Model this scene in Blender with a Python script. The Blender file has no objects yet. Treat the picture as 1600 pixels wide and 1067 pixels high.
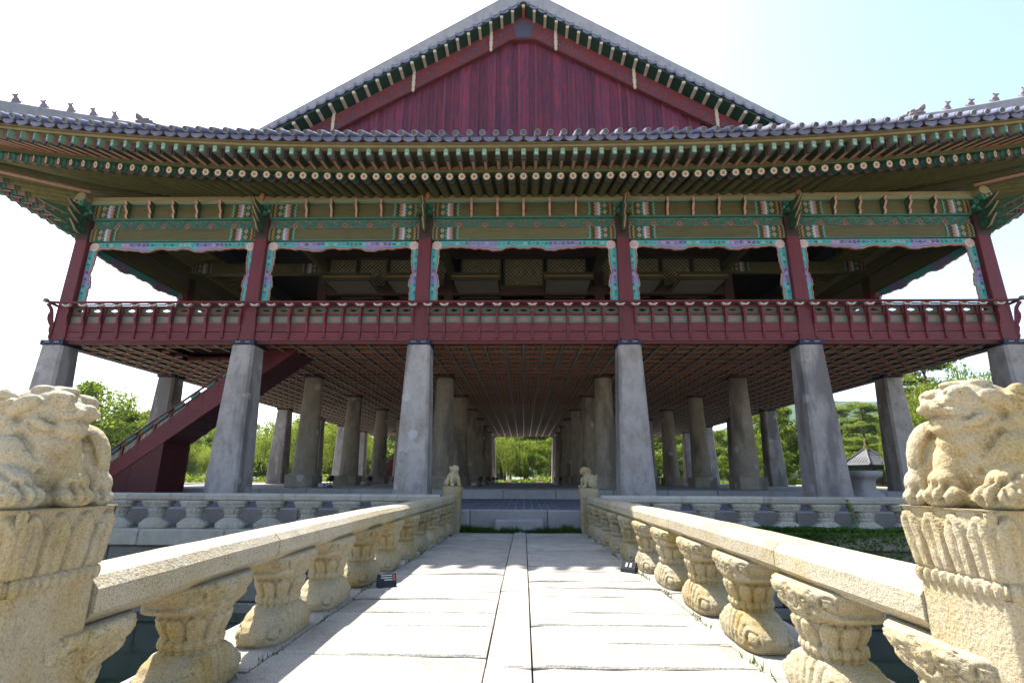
import bpy, bmesh, math, random
from math import sin, cos, pi, radians, sqrt, atan2
from mathutils import Vector, Matrix, Quaternion, noise
rnd = random.Random(7)
sc = bpy.context.scene
C = sc.collection
CZ = 1.10            # eye height above the far end of the bridge deck; all heights below are h = z - CZ
# ------------------------------------------------------------------ camera
TH, YAW, RHO = math.atan(212.5/800), radians(1.35), radians(-0.3)
F = Vector((-sin(YAW)*cos(TH), cos(YAW)*cos(TH), sin(TH)))
R0 = Vector((cos(YAW), sin(YAW), 0)); U0 = R0.cross(F)
RR = R0*cos(RHO)-U0*sin(RHO); UU = U0*cos(RHO)+R0*sin(RHO)
cam = bpy.data.cameras.new('camera'); cam.lens = 18.0; cam.sensor_width = 36; cam.clip_start = 0.05; cam.clip_end = 6000
co = bpy.data.objects.new('camera', cam); C.objects.link(co)
m3 = Matrix((RR, UU, -F)).transposed()
co.matrix_world = Matrix.Translation((0, 0, CZ)) @ m3.to_4x4()
sc.camera = co
# ------------------------------------------------------------------ light
SUNV = Vector((-.41, .545, 1)).normalized()
EL = math.asin(SUNV.z); AZ = atan2(SUNV.x, SUNV.y)
w = bpy.data.worlds.new('World'); sc.world = w; w.use_nodes = True
nt = w.node_tree; bg = nt.nodes['Background']
sky = nt.nodes.new('ShaderNodeTexSky'); sky.sky_type = 'NISHITA'; sky.sun_disc = False
sky.sun_elevation = EL; sky.sun_rotation = AZ % (2*pi)
sky.air_density = 1.0; sky.dust_density = 1.8; sky.ozone_density = 1.2
nt.links.new(sky.outputs[0], bg.inputs[0]); bg.inputs[1].default_value = 0.12
sl = bpy.data.lights.new('sun', 'SUN'); sl.energy = 4.2; sl.angle = radians(0.5); sl.color = (1, .95, .87)
so = bpy.data.objects.new('sun', sl); C.objects.link(so); so.rotation_mode = 'QUATERNION'
so.rotation_quaternion = (SUNV).to_track_quat('Z', 'Y')
sc.view_settings.view_transform = 'Standard'; sc.view_settings.look = 'None'; sc.view_settings.gamma = 1
sc.view_settings.exposure = 1.85
sc.cycles.max_bounces = 7; sc.cycles.diffuse_bounces = 4; sc.cycles.glossy_bounces = 2; sc.cycles.transmission_bounces = 4
sc.cycles.sample_clamp_indirect = 6
# ------------------------------------------------------------------ materials
def nodes(name):
    m = bpy.data.materials.new(name); m.use_nodes = True; n = m.node_tree
    return m, n, n.nodes['Principled BSDF']
def N(n, t, **k):
    x = n.nodes.new(t)
    for a, b in k.items(): setattr(x, a, b)
    return x
def noi(n, vec, scale, detail=4, rough=.6):
    x = N(n, 'ShaderNodeTexNoise'); x.inputs['Scale'].default_value = scale; x.inputs['Detail'].default_value = detail
    x.inputs['Roughness'].default_value = rough
    if vec is not None: n.links.new(vec, x.inputs['Vector'])
    return x.outputs['Fac']
def rmp(n, fac, a, b, inv=False):
    x = N(n, 'ShaderNodeMapRange'); x.inputs['From Min'].default_value = a; x.inputs['From Max'].default_value = b
    if inv: x.inputs['To Min'].default_value = 1; x.inputs['To Max'].default_value = 0
    n.links.new(fac, x.inputs['Value']); return x.outputs[0]
def mul(n, a, v):
    x = N(n, 'ShaderNodeMath', operation='MULTIPLY'); n.links.new(a, x.inputs[0])
    if isinstance(v, (int, float)): x.inputs[1].default_value = v
    else: n.links.new(v, x.inputs[1])
    return x.outputs[0]
def mixc(n, fac, a, b, bt='MIX'):
    x = N(n, 'ShaderNodeMix', data_type='RGBA', blend_type=bt)
    for s, v in ((x.inputs['Factor'], fac), (x.inputs[6], a), (x.inputs[7], b)):
        if isinstance(v, (int, float)): s.default_value = v
        elif isinstance(v, tuple): s.default_value = (*v[:3], 1)
        else: n.links.new(v, s)
    return x.outputs[2]
def scaled(n, vec, s):
    x = N(n, 'ShaderNodeVectorMath', operation='MULTIPLY'); n.links.new(vec, x.inputs[0]); x.inputs[1].default_value = s
    return x.outputs[0]
def wpos(n): return N(n, 'ShaderNodeNewGeometry').outputs['Position']
def opos(n): return N(n, 'ShaderNodeTexCoord').outputs['Object']
def bump(n, p, h, strength=.3, dist=.01):
    b = N(n, 'ShaderNodeBump'); b.inputs['Strength'].default_value = strength; b.inputs['Distance'].default_value = dist
    n.links.new(h, b.inputs['Height']); n.links.new(b.outputs[0], p.inputs['Normal'])

def granite(name, base, stain, dark, stain_amt=.6, speck=.5, patches=False, streak=False, bmp=.35, var=0.12):
    m, n, p = nodes(name); P = wpos(n)
    oi = N(n, 'ShaderNodeObjectInfo').outputs['Random']
    c = mixc(n, rmp(n, noi(n, P, 2.3, 5), .35, .7), base, tuple(x*1.18 for x in base))
    c = mixc(n, mul(n, rmp(n, noi(n, scaled(n, P, (1, 1, .6)), 3.1, 5, .65), .45, .68), stain_amt), c, stain)
    c = mixc(n, mul(n, rmp(n, noi(n, P, 6.5, 6, .7), .55, .75), .55), c, dark)
    if streak:
        c = mixc(n, mul(n, rmp(n, noi(n, scaled(n, P, (1, 1, .28)), 1.1, 4, .6), .49, .60), .9), c, tuple(x*.40 for x in base))
    if patches:
        v = N(n, 'ShaderNodeTexVoronoi'); v.inputs['Scale'].default_value = 1.15; n.links.new(P, v.inputs['Vector'])
        d = N(n, 'ShaderNodeMath', operation='ADD'); n.links.new(v.outputs['Distance'], d.inputs[0]); n.links.new(mul(n, noi(n, P, 9, 2), .12), d.inputs[1])
        c = mixc(n, mul(n, rmp(n, d.outputs[0], .19, .23, True), .5), c, (.46, .45, .46))
    sp = noi(n, P, 135, 2, .8)
    c = mixc(n, mul(n, rmp(n, sp, .54, .63), speck), c, tuple(x*.3 for x in base))
    c = mixc(n, mul(n, rmp(n, sp, .36, .45, True), speck*.7), c, tuple(min(.8, x*1.5) for x in base))
    v = N(n, 'ShaderNodeHueSaturation'); n.links.new(c, v.inputs['Color'])
    vr = N(n, 'ShaderNodeMapRange'); n.links.new(oi, vr.inputs['Value']); vr.inputs['To Min'].default_value = 1-var; vr.inputs['To Max'].default_value = 1+var
    n.links.new(vr.outputs[0], v.inputs['Value']); n.links.new(v.outputs[0], p.inputs['Base Color'])
    p.inputs['Roughness'].default_value = .85
    hh = N(n, 'ShaderNodeMath', operation='ADD'); n.links.new(mul(n, noi(n, P, 60, 3, .7), .5), hh.inputs[0]); n.links.new(noi(n, P, 9, 5, .7), hh.inputs[1])
    bump(n, p, hh.outputs[0], bmp, .02)
    return m
G_BAL = granite('granite_baluster', (.30, .25, .155), (.27, .185, .045), (.10, .072, .03), .95, .6, bmp=.6)
G_RAIL = granite('granite_rail', (.32, .28, .20), (.27, .205, .07), (.12, .095, .055), .7, .8, bmp=.6)
G_LION = granite('granite_lion', (.30, .25, .16), (.27, .185, .045), (.10, .072, .03), .9, .45, bmp=.6)
G_DECK = granite('granite_deck', (.285, .265, .225), (.185, .165, .13), (.11, .10, .08), .7, .8, bmp=.6, var=.10)
G_STRIP = granite('granite_strip', (.265, .24, .205), (.21, .185, .15), (.13, .115, .09), .45, .7)
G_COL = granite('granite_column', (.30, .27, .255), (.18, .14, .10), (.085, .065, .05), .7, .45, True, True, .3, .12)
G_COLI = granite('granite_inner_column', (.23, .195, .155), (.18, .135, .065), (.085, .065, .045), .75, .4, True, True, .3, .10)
G_BASE = granite('granite_platform', (.27, .25, .24), (.22, .19, .15), (.14, .12, .10), .4, .5)
G_BANK = granite('granite_bank', (.31, .285, .24), (.22, .18, .11), (.10, .08, .065), .5, .5)
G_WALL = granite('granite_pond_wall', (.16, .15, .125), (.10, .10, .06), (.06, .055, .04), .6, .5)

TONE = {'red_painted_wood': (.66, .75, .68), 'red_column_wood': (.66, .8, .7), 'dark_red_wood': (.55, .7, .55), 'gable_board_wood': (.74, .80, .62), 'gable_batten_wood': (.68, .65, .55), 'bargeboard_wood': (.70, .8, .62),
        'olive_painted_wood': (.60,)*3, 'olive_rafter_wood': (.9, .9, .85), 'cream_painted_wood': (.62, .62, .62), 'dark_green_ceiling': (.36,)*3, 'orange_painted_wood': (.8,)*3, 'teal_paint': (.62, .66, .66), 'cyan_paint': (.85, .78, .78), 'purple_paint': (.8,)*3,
        'olive_green_paint': (.6,)*3, 'rafter_tip_green_paint': (.7, .6, .65), 'salmon_paint': (.66, .66, .66), 'pale_pink_paint': (.74,)*3, 'ochre_paint': (.75,)*3, 'green_paint': (.62,)*3, 'mint_paint': (.66, .62, .64), 'white_paint': (.8,)*3, 'vermilion_paint': (.7,)*3,
        'petal_cream_paint': (.72,)*3, 'brown_flower_paint': (.8,)*3, 'blue_violet_paint': (.8,)*3, 'grey_green_paint': (.6,)*3, 'soffit_green_paint': (.5,)*3, 'weathered_white_wood': (.72,)*3, 'door_paper': (.5,)*3, 'door_back_paper': (.42,)*3, 'lattice_wood': (.6,)*3, 'pale_mint_paint': (.7,)*3, 'scroll_ground_paint': (.8,)*3, 'maroon_eave_board': (.8,)*3}
def tone(name, c): k = TONE.get(name); return tuple(a*b for a, b in zip(c, k)) if (k and c) else c
def wood(name, base, dark, light=None, amt=.6, axis=(1, 1, 8), rough=.6, var=.12, grain=.25, wear=0, wearc=(.5, .45, .4), spec=.3):
    base, dark, light = tone(name, base), tone(name, dark), tone(name, light)
    m, n, p = nodes(name); P = wpos(n)
    oi = N(n, 'ShaderNodeObjectInfo').outputs['Random']
    S = scaled(n, P, axis)
    c = mixc(n, mul(n, rmp(n, noi(n, S, 2.2, 6, .65), .42, .62), amt), base, dark); c = mixc(n, mul(n, rmp(n, noi(n, P, .9, 5, .7), .45, .65), amt*.55), c, dark)
    if light: c = mixc(n, mul(n, rmp(n, noi(n, S, 5, 4, .6), .52, .72), .6), c, light)
    if wear: c = mixc(n, mul(n, rmp(n, noi(n, P, 13, 6, .85), .60, .68), wear), c, wearc)
    v = N(n, 'ShaderNodeHueSaturation'); n.links.new(c, v.inputs['Color'])
    vr = N(n, 'ShaderNodeMapRange'); n.links.new(oi, vr.inputs['Value']); vr.inputs['To Min'].default_value = 1-var; vr.inputs['To Max'].default_value = 1+var
    n.links.new(vr.outputs[0], v.inputs['Value']); n.links.new(v.outputs[0], p.inputs['Base Color'])
    p.inputs['Roughness'].default_value = rough; p.inputs['Specular IOR Level'].default_value = spec
    bump(n, p, noi(n, S, 14, 5, .7), grain, .01)
    return m
RED = wood('red_painted_wood', (.195, .021, .028), (.105, .016, .028), (.26, .055, .05), .6, (.6, .6, 5), .5, .08, .25, .5, (.30, .16, .15))
REDC = wood('red_column_wood', (.185, .020, .027), (.115, .016, .024), (.23, .04, .042), .6, (4, 4, .5), .45, .05, .2)
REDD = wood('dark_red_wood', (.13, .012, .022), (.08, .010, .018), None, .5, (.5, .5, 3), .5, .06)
GABLE = wood('gable_board_wood', (.19, .020, .045), (.050, .017, .060), (.30, .028, .045), 1.0, (4, 4, .45), .5, .36, .4, .8, (.035, .018, .045))
BATT = wood('gable_batten_wood', (.16, .034, .075), (.085, .022, .07), (.22, .045, .075), .7, (3, 3, .4), .5, .3, .3, .3, (.4, .35, .35))
BARGE = wood('bargeboard_wood', (.165, .026, .042), (.10, .019, .038), (.22, .045, .055), .5, (1, 1, 1), .6, .05, .25, .6, (.42, .30, .26))
OLIVE = wood('olive_painted_wood', (.165, .150, .060), (.095, .092, .038), (.22, .195, .09), .6, (1, 1, 6), .6, .12, .2)
OLIVR = wood('olive_rafter_wood', (.165, .145, .045), (.09, .085, .03), (.21, .185, .065), .6, (5, 1, 1), .6, .15, .25)
CREAM = wood('cream_painted_wood', (.42, .36, .20), (.28, .24, .12), None, .5, (.5, .5, 4), .6, .05)
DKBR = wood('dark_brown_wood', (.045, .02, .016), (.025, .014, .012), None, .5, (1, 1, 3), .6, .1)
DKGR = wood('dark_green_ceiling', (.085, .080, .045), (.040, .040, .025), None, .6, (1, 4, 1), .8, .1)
MAROON = wood('maroon_eave_board', (.10, .018, .012), (.06, .012, .010), None, .5, (.5, .5, 3), .6, .05)
ORANGE = wood('orange_painted_wood', (.36, .075, .020), (.17, .035, .015), None, .6, (2, 2, 2), .6, .2)
def flat(name, c, rough=.6, var=.0, ns=8, amt=.35, spec=.3, metal=0):
    c = tone(name, c); m, n, p = nodes(name); P = wpos(n)
    cc = mixc(n, mul(n, rmp(n, noi(n, P, ns, 5, .7), .4, .7), amt), c, tuple(x*.5 for x in c))
    n.links.new(cc, p.inputs['Base Color']); p.inputs['Roughness'].default_value = rough
    p.inputs['Specular IOR Level'].default_value = spec; p.inputs['Metallic'].default_value = metal
    return m
TEAL = flat('teal_paint', (.055, .27, .215), amt=.6, ns=20); CYAN = flat('cyan_paint', (.09, .46, .48), amt=.6, ns=25); PURP = flat('purple_paint', (.29, .26, .52), amt=.5, ns=25); OLGR = flat('olive_green_paint', (.095, .125, .05)); RTIP = flat('rafter_tip_green_paint', (.05, .12, .085), amt=.6)
PINK = flat('salmon_paint', (.68, .37, .28)); PINKW = flat('pale_pink_paint', (.68, .52, .50)); OCHRE = flat('ochre_paint', (.36, .20, .03))
GREEN = flat('green_paint', (.035, .105, .055), amt=.5); MINT = flat('mint_paint', (.18, .38, .29), amt=.5, ns=30); WHITE = flat('white_paint', (.60, .58, .52)); DARKP = flat('dark_paint', (.035, .03, .025))
ORNG = flat('vermilion_paint', (.45, .12, .05)); PETAL = flat('petal_cream_paint', (.72, .56, .44)); BROWNP = flat('brown_flower_paint', (.35, .16, .06)); VIOLB = flat('blue_violet_paint', (.20, .19, .50))
GREYG = flat('grey_green_paint', (.25, .27, .18)); NAVY = flat('navy_cap_paint', (.018, .019, .042), .6); SOFG = flat('soffit_green_paint', (.018, .085, .055))
STAR = flat('iron_star', (.05, .05, .085), .6); BLACK = flat('black_metal', (.012, .012, .014), .4); GREY = flat('grey_plastic', (.35, .36, .40), .5)
PALER = flat('weathered_white_wood', (.60, .52, .42), .7, ns=20, amt=.5)
GOLD = flat('gilt_metal', (.45, .30, .10), .4)
TILE = granite('roof_tile_clay', (.085, .088, .125), (.15, .16, .20), (.06, .06, .09), .5, .25, bmp=.3)
TILEE = granite('roof_tile_end_clay', (.11, .12, .20), (.20, .22, .30), (.05, .05, .09), .6, .2, bmp=.5)
PLAST = granite('ridge_plaster', (.205, .21, .225), (.14, .145, .155), (.09, .09, .095), .6, .2, bmp=.2)
FIG = granite('ridge_figure_clay', (.16, .13, .14), (.22, .18, .17), (.07, .06, .07), .5, .3, bmp=.5)
PAVE = granite('paving_brick', (.085, .088, .12), (.06, .06, .085), (.04, .04, .05), .5, .3)
JOINT = flat('mortar', (.50, .48, .50), .9)
# painted middle panel of the gallery board: pink lozenge on grey green (flat print, object coordinates)
def panelmat():
    m, n, p = nodes('painted_lozenge_panel'); O = scaled(n, opos(n), (4.2, 0, 10.5))
    l = N(n, 'ShaderNodeVectorMath', operation='LENGTH'); n.links.new(O, l.inputs[0])
    c = mixc(n, rmp(n, l.outputs['Value'], .45, .75, True), (.115, .15, .105), (.20, .195, .15))
    c = mixc(n, rmp(n, l.outputs['Value'], .35, .52, True), c, (.34, .115, .115))
    c = mixc(n, mul(n, noi(n, wpos(n), 25, 4), .4), c, (.07, .075, .06))
    n.links.new(c, p.inputs['Base Color']); p.inputs['Roughness'].default_value = .6; return m
LOZ = panelmat()
def cellmat():
    m, n, p = nodes('painted_ceiling_panel'); O = opos(n)
    r = N(n, 'ShaderNodeVectorMath', operation='LENGTH'); n.links.new(O, r.inputs[0]); r = r.outputs['Value']
    s = N(n, 'ShaderNodeSeparateXYZ'); n.links.new(O, s.inputs[0])
    at = N(n, 'ShaderNodeMath', operation='ARCTAN2'); n.links.new(s.outputs[0], at.inputs[0]); n.links.new(s.outputs[1], at.inputs[1])
    sn = N(n, 'ShaderNodeMath', operation='SINE'); n.links.new(mul(n, at.outputs[0], 8), sn.inputs[0])
    ad = N(n, 'ShaderNodeMath', operation='ADD'); n.links.new(r, ad.inputs[0]); n.links.new(mul(n, sn.outputs[0], .018), ad.inputs[1]); a = ad.outputs[0]
    c = mixc(n, rmp(n, a, .255, .26, True), (.012, .014, .010), (.17, .18, .10))
    c = mixc(n, rmp(n, a, .19, .195, True), c, (.02, .018, .012))
    c = mixc(n, rmp(n, a, .165, .17, True), c, (.26, .24, .14))
    c = mixc(n, rmp(n, a, .11, .115, True), c, (.02, .07, .04))
    c = mixc(n, rmp(n, a, .07, .075, True), c, (.35, .16, .05))
    n.links.new(c, p.inputs['Base Color']); p.inputs['Roughness'].default_value = .7; return m
CELL = cellmat()
def leafmat(name, c1, c2, c3, tr=.35):
    m = bpy.data.materials.new(name); m.use_nodes = True; n = m.node_tree; n.nodes.clear()
    g = N(n, 'ShaderNodeNewGeometry'); ri = g.outputs['Random Per Island']; P = g.outputs['Position']
    c = mixc(n, ri, c1, c2); c = mixc(n, rmp(n, noi(n, P, .35, 3), .4, .62), c, c3)
    hs = N(n, 'ShaderNodeHueSaturation'); n.links.new(c, hs.inputs['Color'])
    oi = N(n, 'ShaderNodeObjectInfo'); x = N(n, 'ShaderNodeMapRange'); n.links.new(oi.outputs['Random'], x.inputs['Value'])
    x.inputs['To Min'].default_value = .75; x.inputs['To Max'].default_value = 1.25; n.links.new(x.outputs[0], hs.inputs['Value'])
    d = N(n, 'ShaderNodeBsdfDiffuse'); t = N(n, 'ShaderNodeBsdfTranslucent'); mx = N(n, 'ShaderNodeMixShader'); mx.inputs[0].default_value = tr
    o = N(n, 'ShaderNodeOutputMaterial')
    n.links.new(hs.outputs[0], d.inputs[0]); n.links.new(mixc(n, .5, hs.outputs[0], (.30, .36, .04)), t.inputs[0])
    n.links.new(d.outputs[0], mx.inputs[1]); n.links.new(t.outputs[0], mx.inputs[2]); n.links.new(mx.outputs[0], o.inputs[0]); return m
L_BROAD = leafmat('broadleaf_foliage', (.10, .155, .018), (.21, .245, .03), (.06, .11, .016), .5)
L_PINE = leafmat('pine_foliage', (.075, .125, .024), (.17, .20, .035), (.05, .09, .02), .45)
L_WILL = leafmat('willow_foliage', (.16, .20, .035), (.23, .26, .045), (.11, .16, .03), .5)
L_GRASS = leafmat('grass_blades', (.03, .09, .015), (.05, .12, .02), (.025, .08, .015), .3)
L_IVY = leafmat('ivy_leaves', (.05, .12, .025), (.08, .15, .03), (.03, .08, .02), .35)
BARK = wood('bark', (.11, .075, .05), (.05, .035, .025), None, .8, (6, 6, 1), .9, .2, .6)
SAND = granite('sandy_courtyard', (.40, .35, .27), (.34, .29, .21), (.25, .21, .16), .5, .2)
LAND = granite('ground_soil', (.10, .12, .04), (.12, .11, .06), (.06, .05, .03), .5, .1)
HILLM = leafmat('far_hill_forest', (.05, .085, .035), (.06, .10, .04), (.035, .07, .03), 0)
m, n, p = nodes('pond_water'); p.inputs['Base Color'].default_value = (.012, .028, .018, 1); p.inputs['Roughness'].default_value = .04
p.inputs['Specular IOR Level'].default_value = .5; bump(n, p, noi(n, wpos(n), 3.5, 3), .12, .02); WATER = m
# ------------------------------------------------------------------ mesh helpers
class MB:
    def __init__(s): s.v = []; s.f = []; s.m = []; s.mats = []
    def mi(s, mat):
        if mat not in s.mats: s.mats.append(mat)
        return s.mats.index(mat)
    def poly(s, pts, mat):
        b = len(s.v); s.v += [tuple(q) for q in pts]; s.f.append(tuple(range(b, b+len(pts)))); s.m.append(s.mi(mat))
    def hexa(s, p8, mat):     # 4 bottom ccw, 4 top ccw
        b = len(s.v); s.v += [tuple(q) for q in p8]; k = s.mi(mat)
        for q in ((3, 2, 1, 0), (4, 5, 6, 7), (0, 1, 5, 4), (1, 2, 6, 5), (2, 3, 7, 6), (3, 0, 4, 7)):
            s.f.append(tuple(b+i for i in q)); s.m.append(k)
    def box(s, x0, x1, y0, y1, z0, z1, mat):
        s.hexa([(x0, y0, z0), (x1, y0, z0), (x1, y1, z0), (x0, y1, z0), (x0, y0, z1), (x1, y0, z1), (x1, y1, z1), (x0, y1, z1)], mat); return s
    def cbox(s, x0, x1, y0, y1, z0, z1, mat, c=.015, jit=0, frm=None):   # chamfered block
        V = {}; b = len(s.v); k = s.mi(mat)
        for ix in (0, 1):
            for iy in (0, 1):
                for iz in (0, 1):
                    P = [(x0, x1)[ix], (y0, y1)[iy], (z0, z1)[iz]]
                    J = [rnd.uniform(-jit, jit) for _ in range(3)] if jit else (0, 0, 0)
                    for a in range(3):
                        q = list(P)
                        for bb in range(3):
                            if bb != a: q[bb] += (c if (ix, iy, iz)[bb] == 0 else -c)
                        q = [q[i]+J[i] for i in range(3)]
                        V[ix, iy, iz, a] = len(s.v); s.v.append(tuple(q))
        def F4(l): s.f.append(tuple(l)); s.m.append(k)
        for a in range(3):
            o = [i for i in range(3) if i != a]
            for e in (0, 1):
                l = []
                for (p_, q_) in ((0, 0), (1, 0), (1, 1), (0, 1)):
                    i3 = [0, 0, 0]; i3[a] = e; i3[o[0]] = p_; i3[o[1]] = q_; l.append(V[(*i3, a)])
                F4(l)
        for a in range(3):    # edges along axis a
            o = [i for i in range(3) if i != a]
            for p_ in (0, 1):
                for q_ in (0, 1):
                    i0 = [0, 0, 0]; i1 = [0, 0, 0]; i0[o[0]] = i1[o[0]] = p_; i0[o[1]] = i1[o[1]] = q_; i1[a] = 1
                    F4([V[(*i0, o[0])], V[(*i1, o[0])], V[(*i1, o[1])], V[(*i0, o[1])]])
        for ix in (0, 1):
            for iy in (0, 1):
                for iz in (0, 1): F4([V[ix, iy, iz, a] for a in range(3)])
        return s
    def tube(s, pts, rad, mat, k=8, cap=True):
        pts = [Vector(q) for q in pts]; b0 = len(s.v); mi = s.mi(mat)
        if not isinstance(rad, (list, tuple)): rad = [rad]*len(pts)
        for i, q in enumerate(pts):
            d = (pts[min(i+1, len(pts)-1)]-pts[max(i-1, 0)]).normalized()
            a = d.orthogonal().normalized() if i == 0 else (pa - d*pa.dot(d)).normalized()
            pa = a; bb = d.cross(a)
            for j in range(k):
                t = 2*pi*j/k; s.v.append(tuple(q+(a*cos(t)+bb*sin(t))*rad[i]))
        for i in range(len(pts)-1):
            for j in range(k):
                s.f.append((b0+i*k+j, b0+i*k+(j+1) % k, b0+(i+1)*k+(j+1) % k, b0+(i+1)*k+j)); s.m.append(mi)
        if cap:
            s.f.append(tuple(b0+j for j in reversed(range(k)))); s.m.append(mi)
            s.f.append(tuple(b0+(len(pts)-1)*k+j for j in range(k))); s.m.append(mi)
        return s
    def rings(s, rings, mat, cap=True, closed=True):
        b0 = len(s.v); k = len(rings[0]); mi = s.mi(mat)
        for r in rings: s.v += [tuple(q) for q in r]
        for i in range(len(rings)-1):
            for j in range(k if closed else k-1):
                s.f.append((b0+i*k+j, b0+i*k+(j+1) % k, b0+(i+1)*k+(j+1) % k, b0+(i+1)*k+j)); s.m.append(mi)
        if cap:
            s.f.append(tuple(b0+j for j in reversed(range(k)))); s.m.append(mi)
            s.f.append(tuple(b0+(len(rings)-1)*k+j for j in range(k))); s.m.append(mi)
        return s
    def prism(s, prof, ax, a0, a1, mat, side=None):      # prof list of 2d; ax 'x': prof=(y,z)
        def P(q, a):
            if ax == 'x': return (a, q[0], q[1])
            if ax == 'y': return (q[0], a, q[1])
            return (q[0], q[1], a)
        k = len(prof); b = len(s.v); s.v += [P(q, a0) for q in prof]+[P(q, a1) for q in prof]; mi = s.mi(mat); ms = s.mi(side) if side else mi
        s.f.append(tuple(b+i for i in reversed(range(k)))); s.m.append(mi); s.f.append(tuple(b+k+i for i in range(k))); s.m.append(mi)
        for i in range(k): s.f.append((b+i, b+(i+1) % k, b+k+(i+1) % k, b+k+i)); s.m.append(ms)
        return s
    def ribbon(s, pts, wd, y0, y1, mat):    # strip in XZ plane extruded in y
        L = []; Rr = []
        for i, q in enumerate(pts):
            a = pts[max(i-1, 0)]; c = pts[min(i+1, len(pts)-1)]; dx, dz = c[0]-a[0], c[1]-a[1]; l = sqrt(dx*dx+dz*dz) or 1
            ww = wd*(1 if i < len(pts)-1 else .5)/2; L.append((q[0]-dz/l*ww, q[1]+dx/l*ww)); Rr.append((q[0]+dz/l*ww, q[1]-dx/l*ww))
        for i in range(len(pts)-1):
            q = [L[i], L[i+1], Rr[i+1], Rr[i]]
            s.poly([(a, y0, b) for a, b in q], mat)
            s.poly([(q[0][0], y0, q[0][1]), (q[1][0], y0, q[1][1]), (q[1][0], y1, q[1][1]), (q[0][0], y1, q[0][1])], mat)
            s.poly([(q[3][0], y0, q[3][1]), (q[2][0], y0, q[2][1]), (q[2][0], y1, q[2][1]), (q[3][0], y1, q[3][1])], mat)
        return s
    def mesh(s, name, smooth=False):
        me = bpy.data.meshes.new(name); me.from_pydata(s.v, [], s.f)
        for q in s.mats: me.materials.append(q)
        me.polygons.foreach_set('material_index', s.m)
        if smooth: me.polygons.foreach_set('use_smooth', [True]*len(s.f))
        me.update()
        bm = bmesh.new(); bm.from_mesh(me); bmesh.ops.recalc_face_normals(bm, faces=bm.faces); bm.to_mesh(me); bm.free()
        return me
def put(name, me, parent=None, loc=(0, 0, 0), rz=0, scale=None, mat=None, label=None, cat=None, group=None, kind=None):
    if isinstance(me, MB): me = me.mesh(name)
    o = bpy.data.objects.new(name, me); C.objects.link(o)
    if mat is not None: o.matrix_world = mat
    else:
        o.location = loc; o.rotation_euler = (0, 0, rz)
        if scale: o.scale = scale
    if parent: o.parent = parent
    for k, v in (('label', label), ('category', cat), ('group', group), ('kind', kind)):
        if v: o[k] = v
    return o
def empty(name, loc, label, cat, group=None, rz=0):
    o = bpy.data.objects.new(name, None); C.objects.link(o); o.location = loc; o.rotation_euler = (0, 0, rz); o.empty_display_size = .3
    o['label'] = label; o['category'] = cat
    if group: o['group'] = group
    return o
def smooth_mesh(me): me.polygons.foreach_set('use_smooth', [True]*len(me.polygons)); me.update(); return me
def spiral(cx, cz, r, turns=1.25, a0=0, sgn=1, n=12):
    return [(cx+sgn*r*(1-.8*i/n)*cos(a0+2*pi*turns*i/n), cz+r*(1-.8*i/n)*sin(a0+2*pi*turns*i/n)) for i in range(n+1)]
def sculpt(name, ells, voxel, mat, grooves=(), smooth=3, rough=.0):
    bm = bmesh.new()
    for c, r, rot in ells:
        M = Matrix.Translation(c) @ (Matrix.Rotation(radians(rot[2]), 4, 'Z') @ Matrix.Rotation(radians(rot[1]), 4, 'Y') @ Matrix.Rotation(radians(rot[0]), 4, 'X')) @ Matrix.Diagonal((*r, 1))
        bmesh.ops.create_icosphere(bm, subdivisions=3, radius=1, matrix=M)
    me = bpy.data.meshes.new('tmp'); bm.to_mesh(me); bm.free()
    o = bpy.data.objects.new('tmp', me); C.objects.link(o)
    md = o.modifiers.new('r', 'REMESH'); md.mode = 'VOXEL'; md.voxel_size = voxel
    ms = o.modifiers.new('s', 'SMOOTH'); ms.iterations = smooth; ms.factor = .5
    bpy.context.view_layer.update()
    dg = bpy.context.evaluated_depsgraph_get(); out = bpy.data.meshes.new_from_object(o.evaluated_get(dg)); bpy.data.objects.remove(o); bpy.data.meshes.remove(me)
    out.name = name; vs = out.vertices; nrm = [v.normal.copy() for v in vs]
    segs = []
    for pl, rad, dep in grooves:
        pl = [Vector(q) for q in pl]
        for a, b in zip(pl, pl[1:]): segs.append((a, b, rad, dep))
    for i, v in enumerate(vs):
        d = 0
        for a, b, rad, dep in segs:
            ab = b-a; t = max(0, min(1, (v.co-a).dot(ab)/max(1e-9, ab.length_squared))); l = (v.co-(a+ab*t)).length
            if l < rad*2: d = max(d, dep*math.exp(-(l/rad)**2*1.5)) if dep > 0 else min(d, dep*math.exp(-(l/rad)**2*1.5))
        if rough: d += rough*(noise.noise(v.co*28)+.6*noise.noise(v.co*60))
        v.co = v.co-nrm[i]*d
    out.materials.clear(); out.materials.append(mat); return smooth_mesh(out)
Z = lambda h: h+CZ
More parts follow.
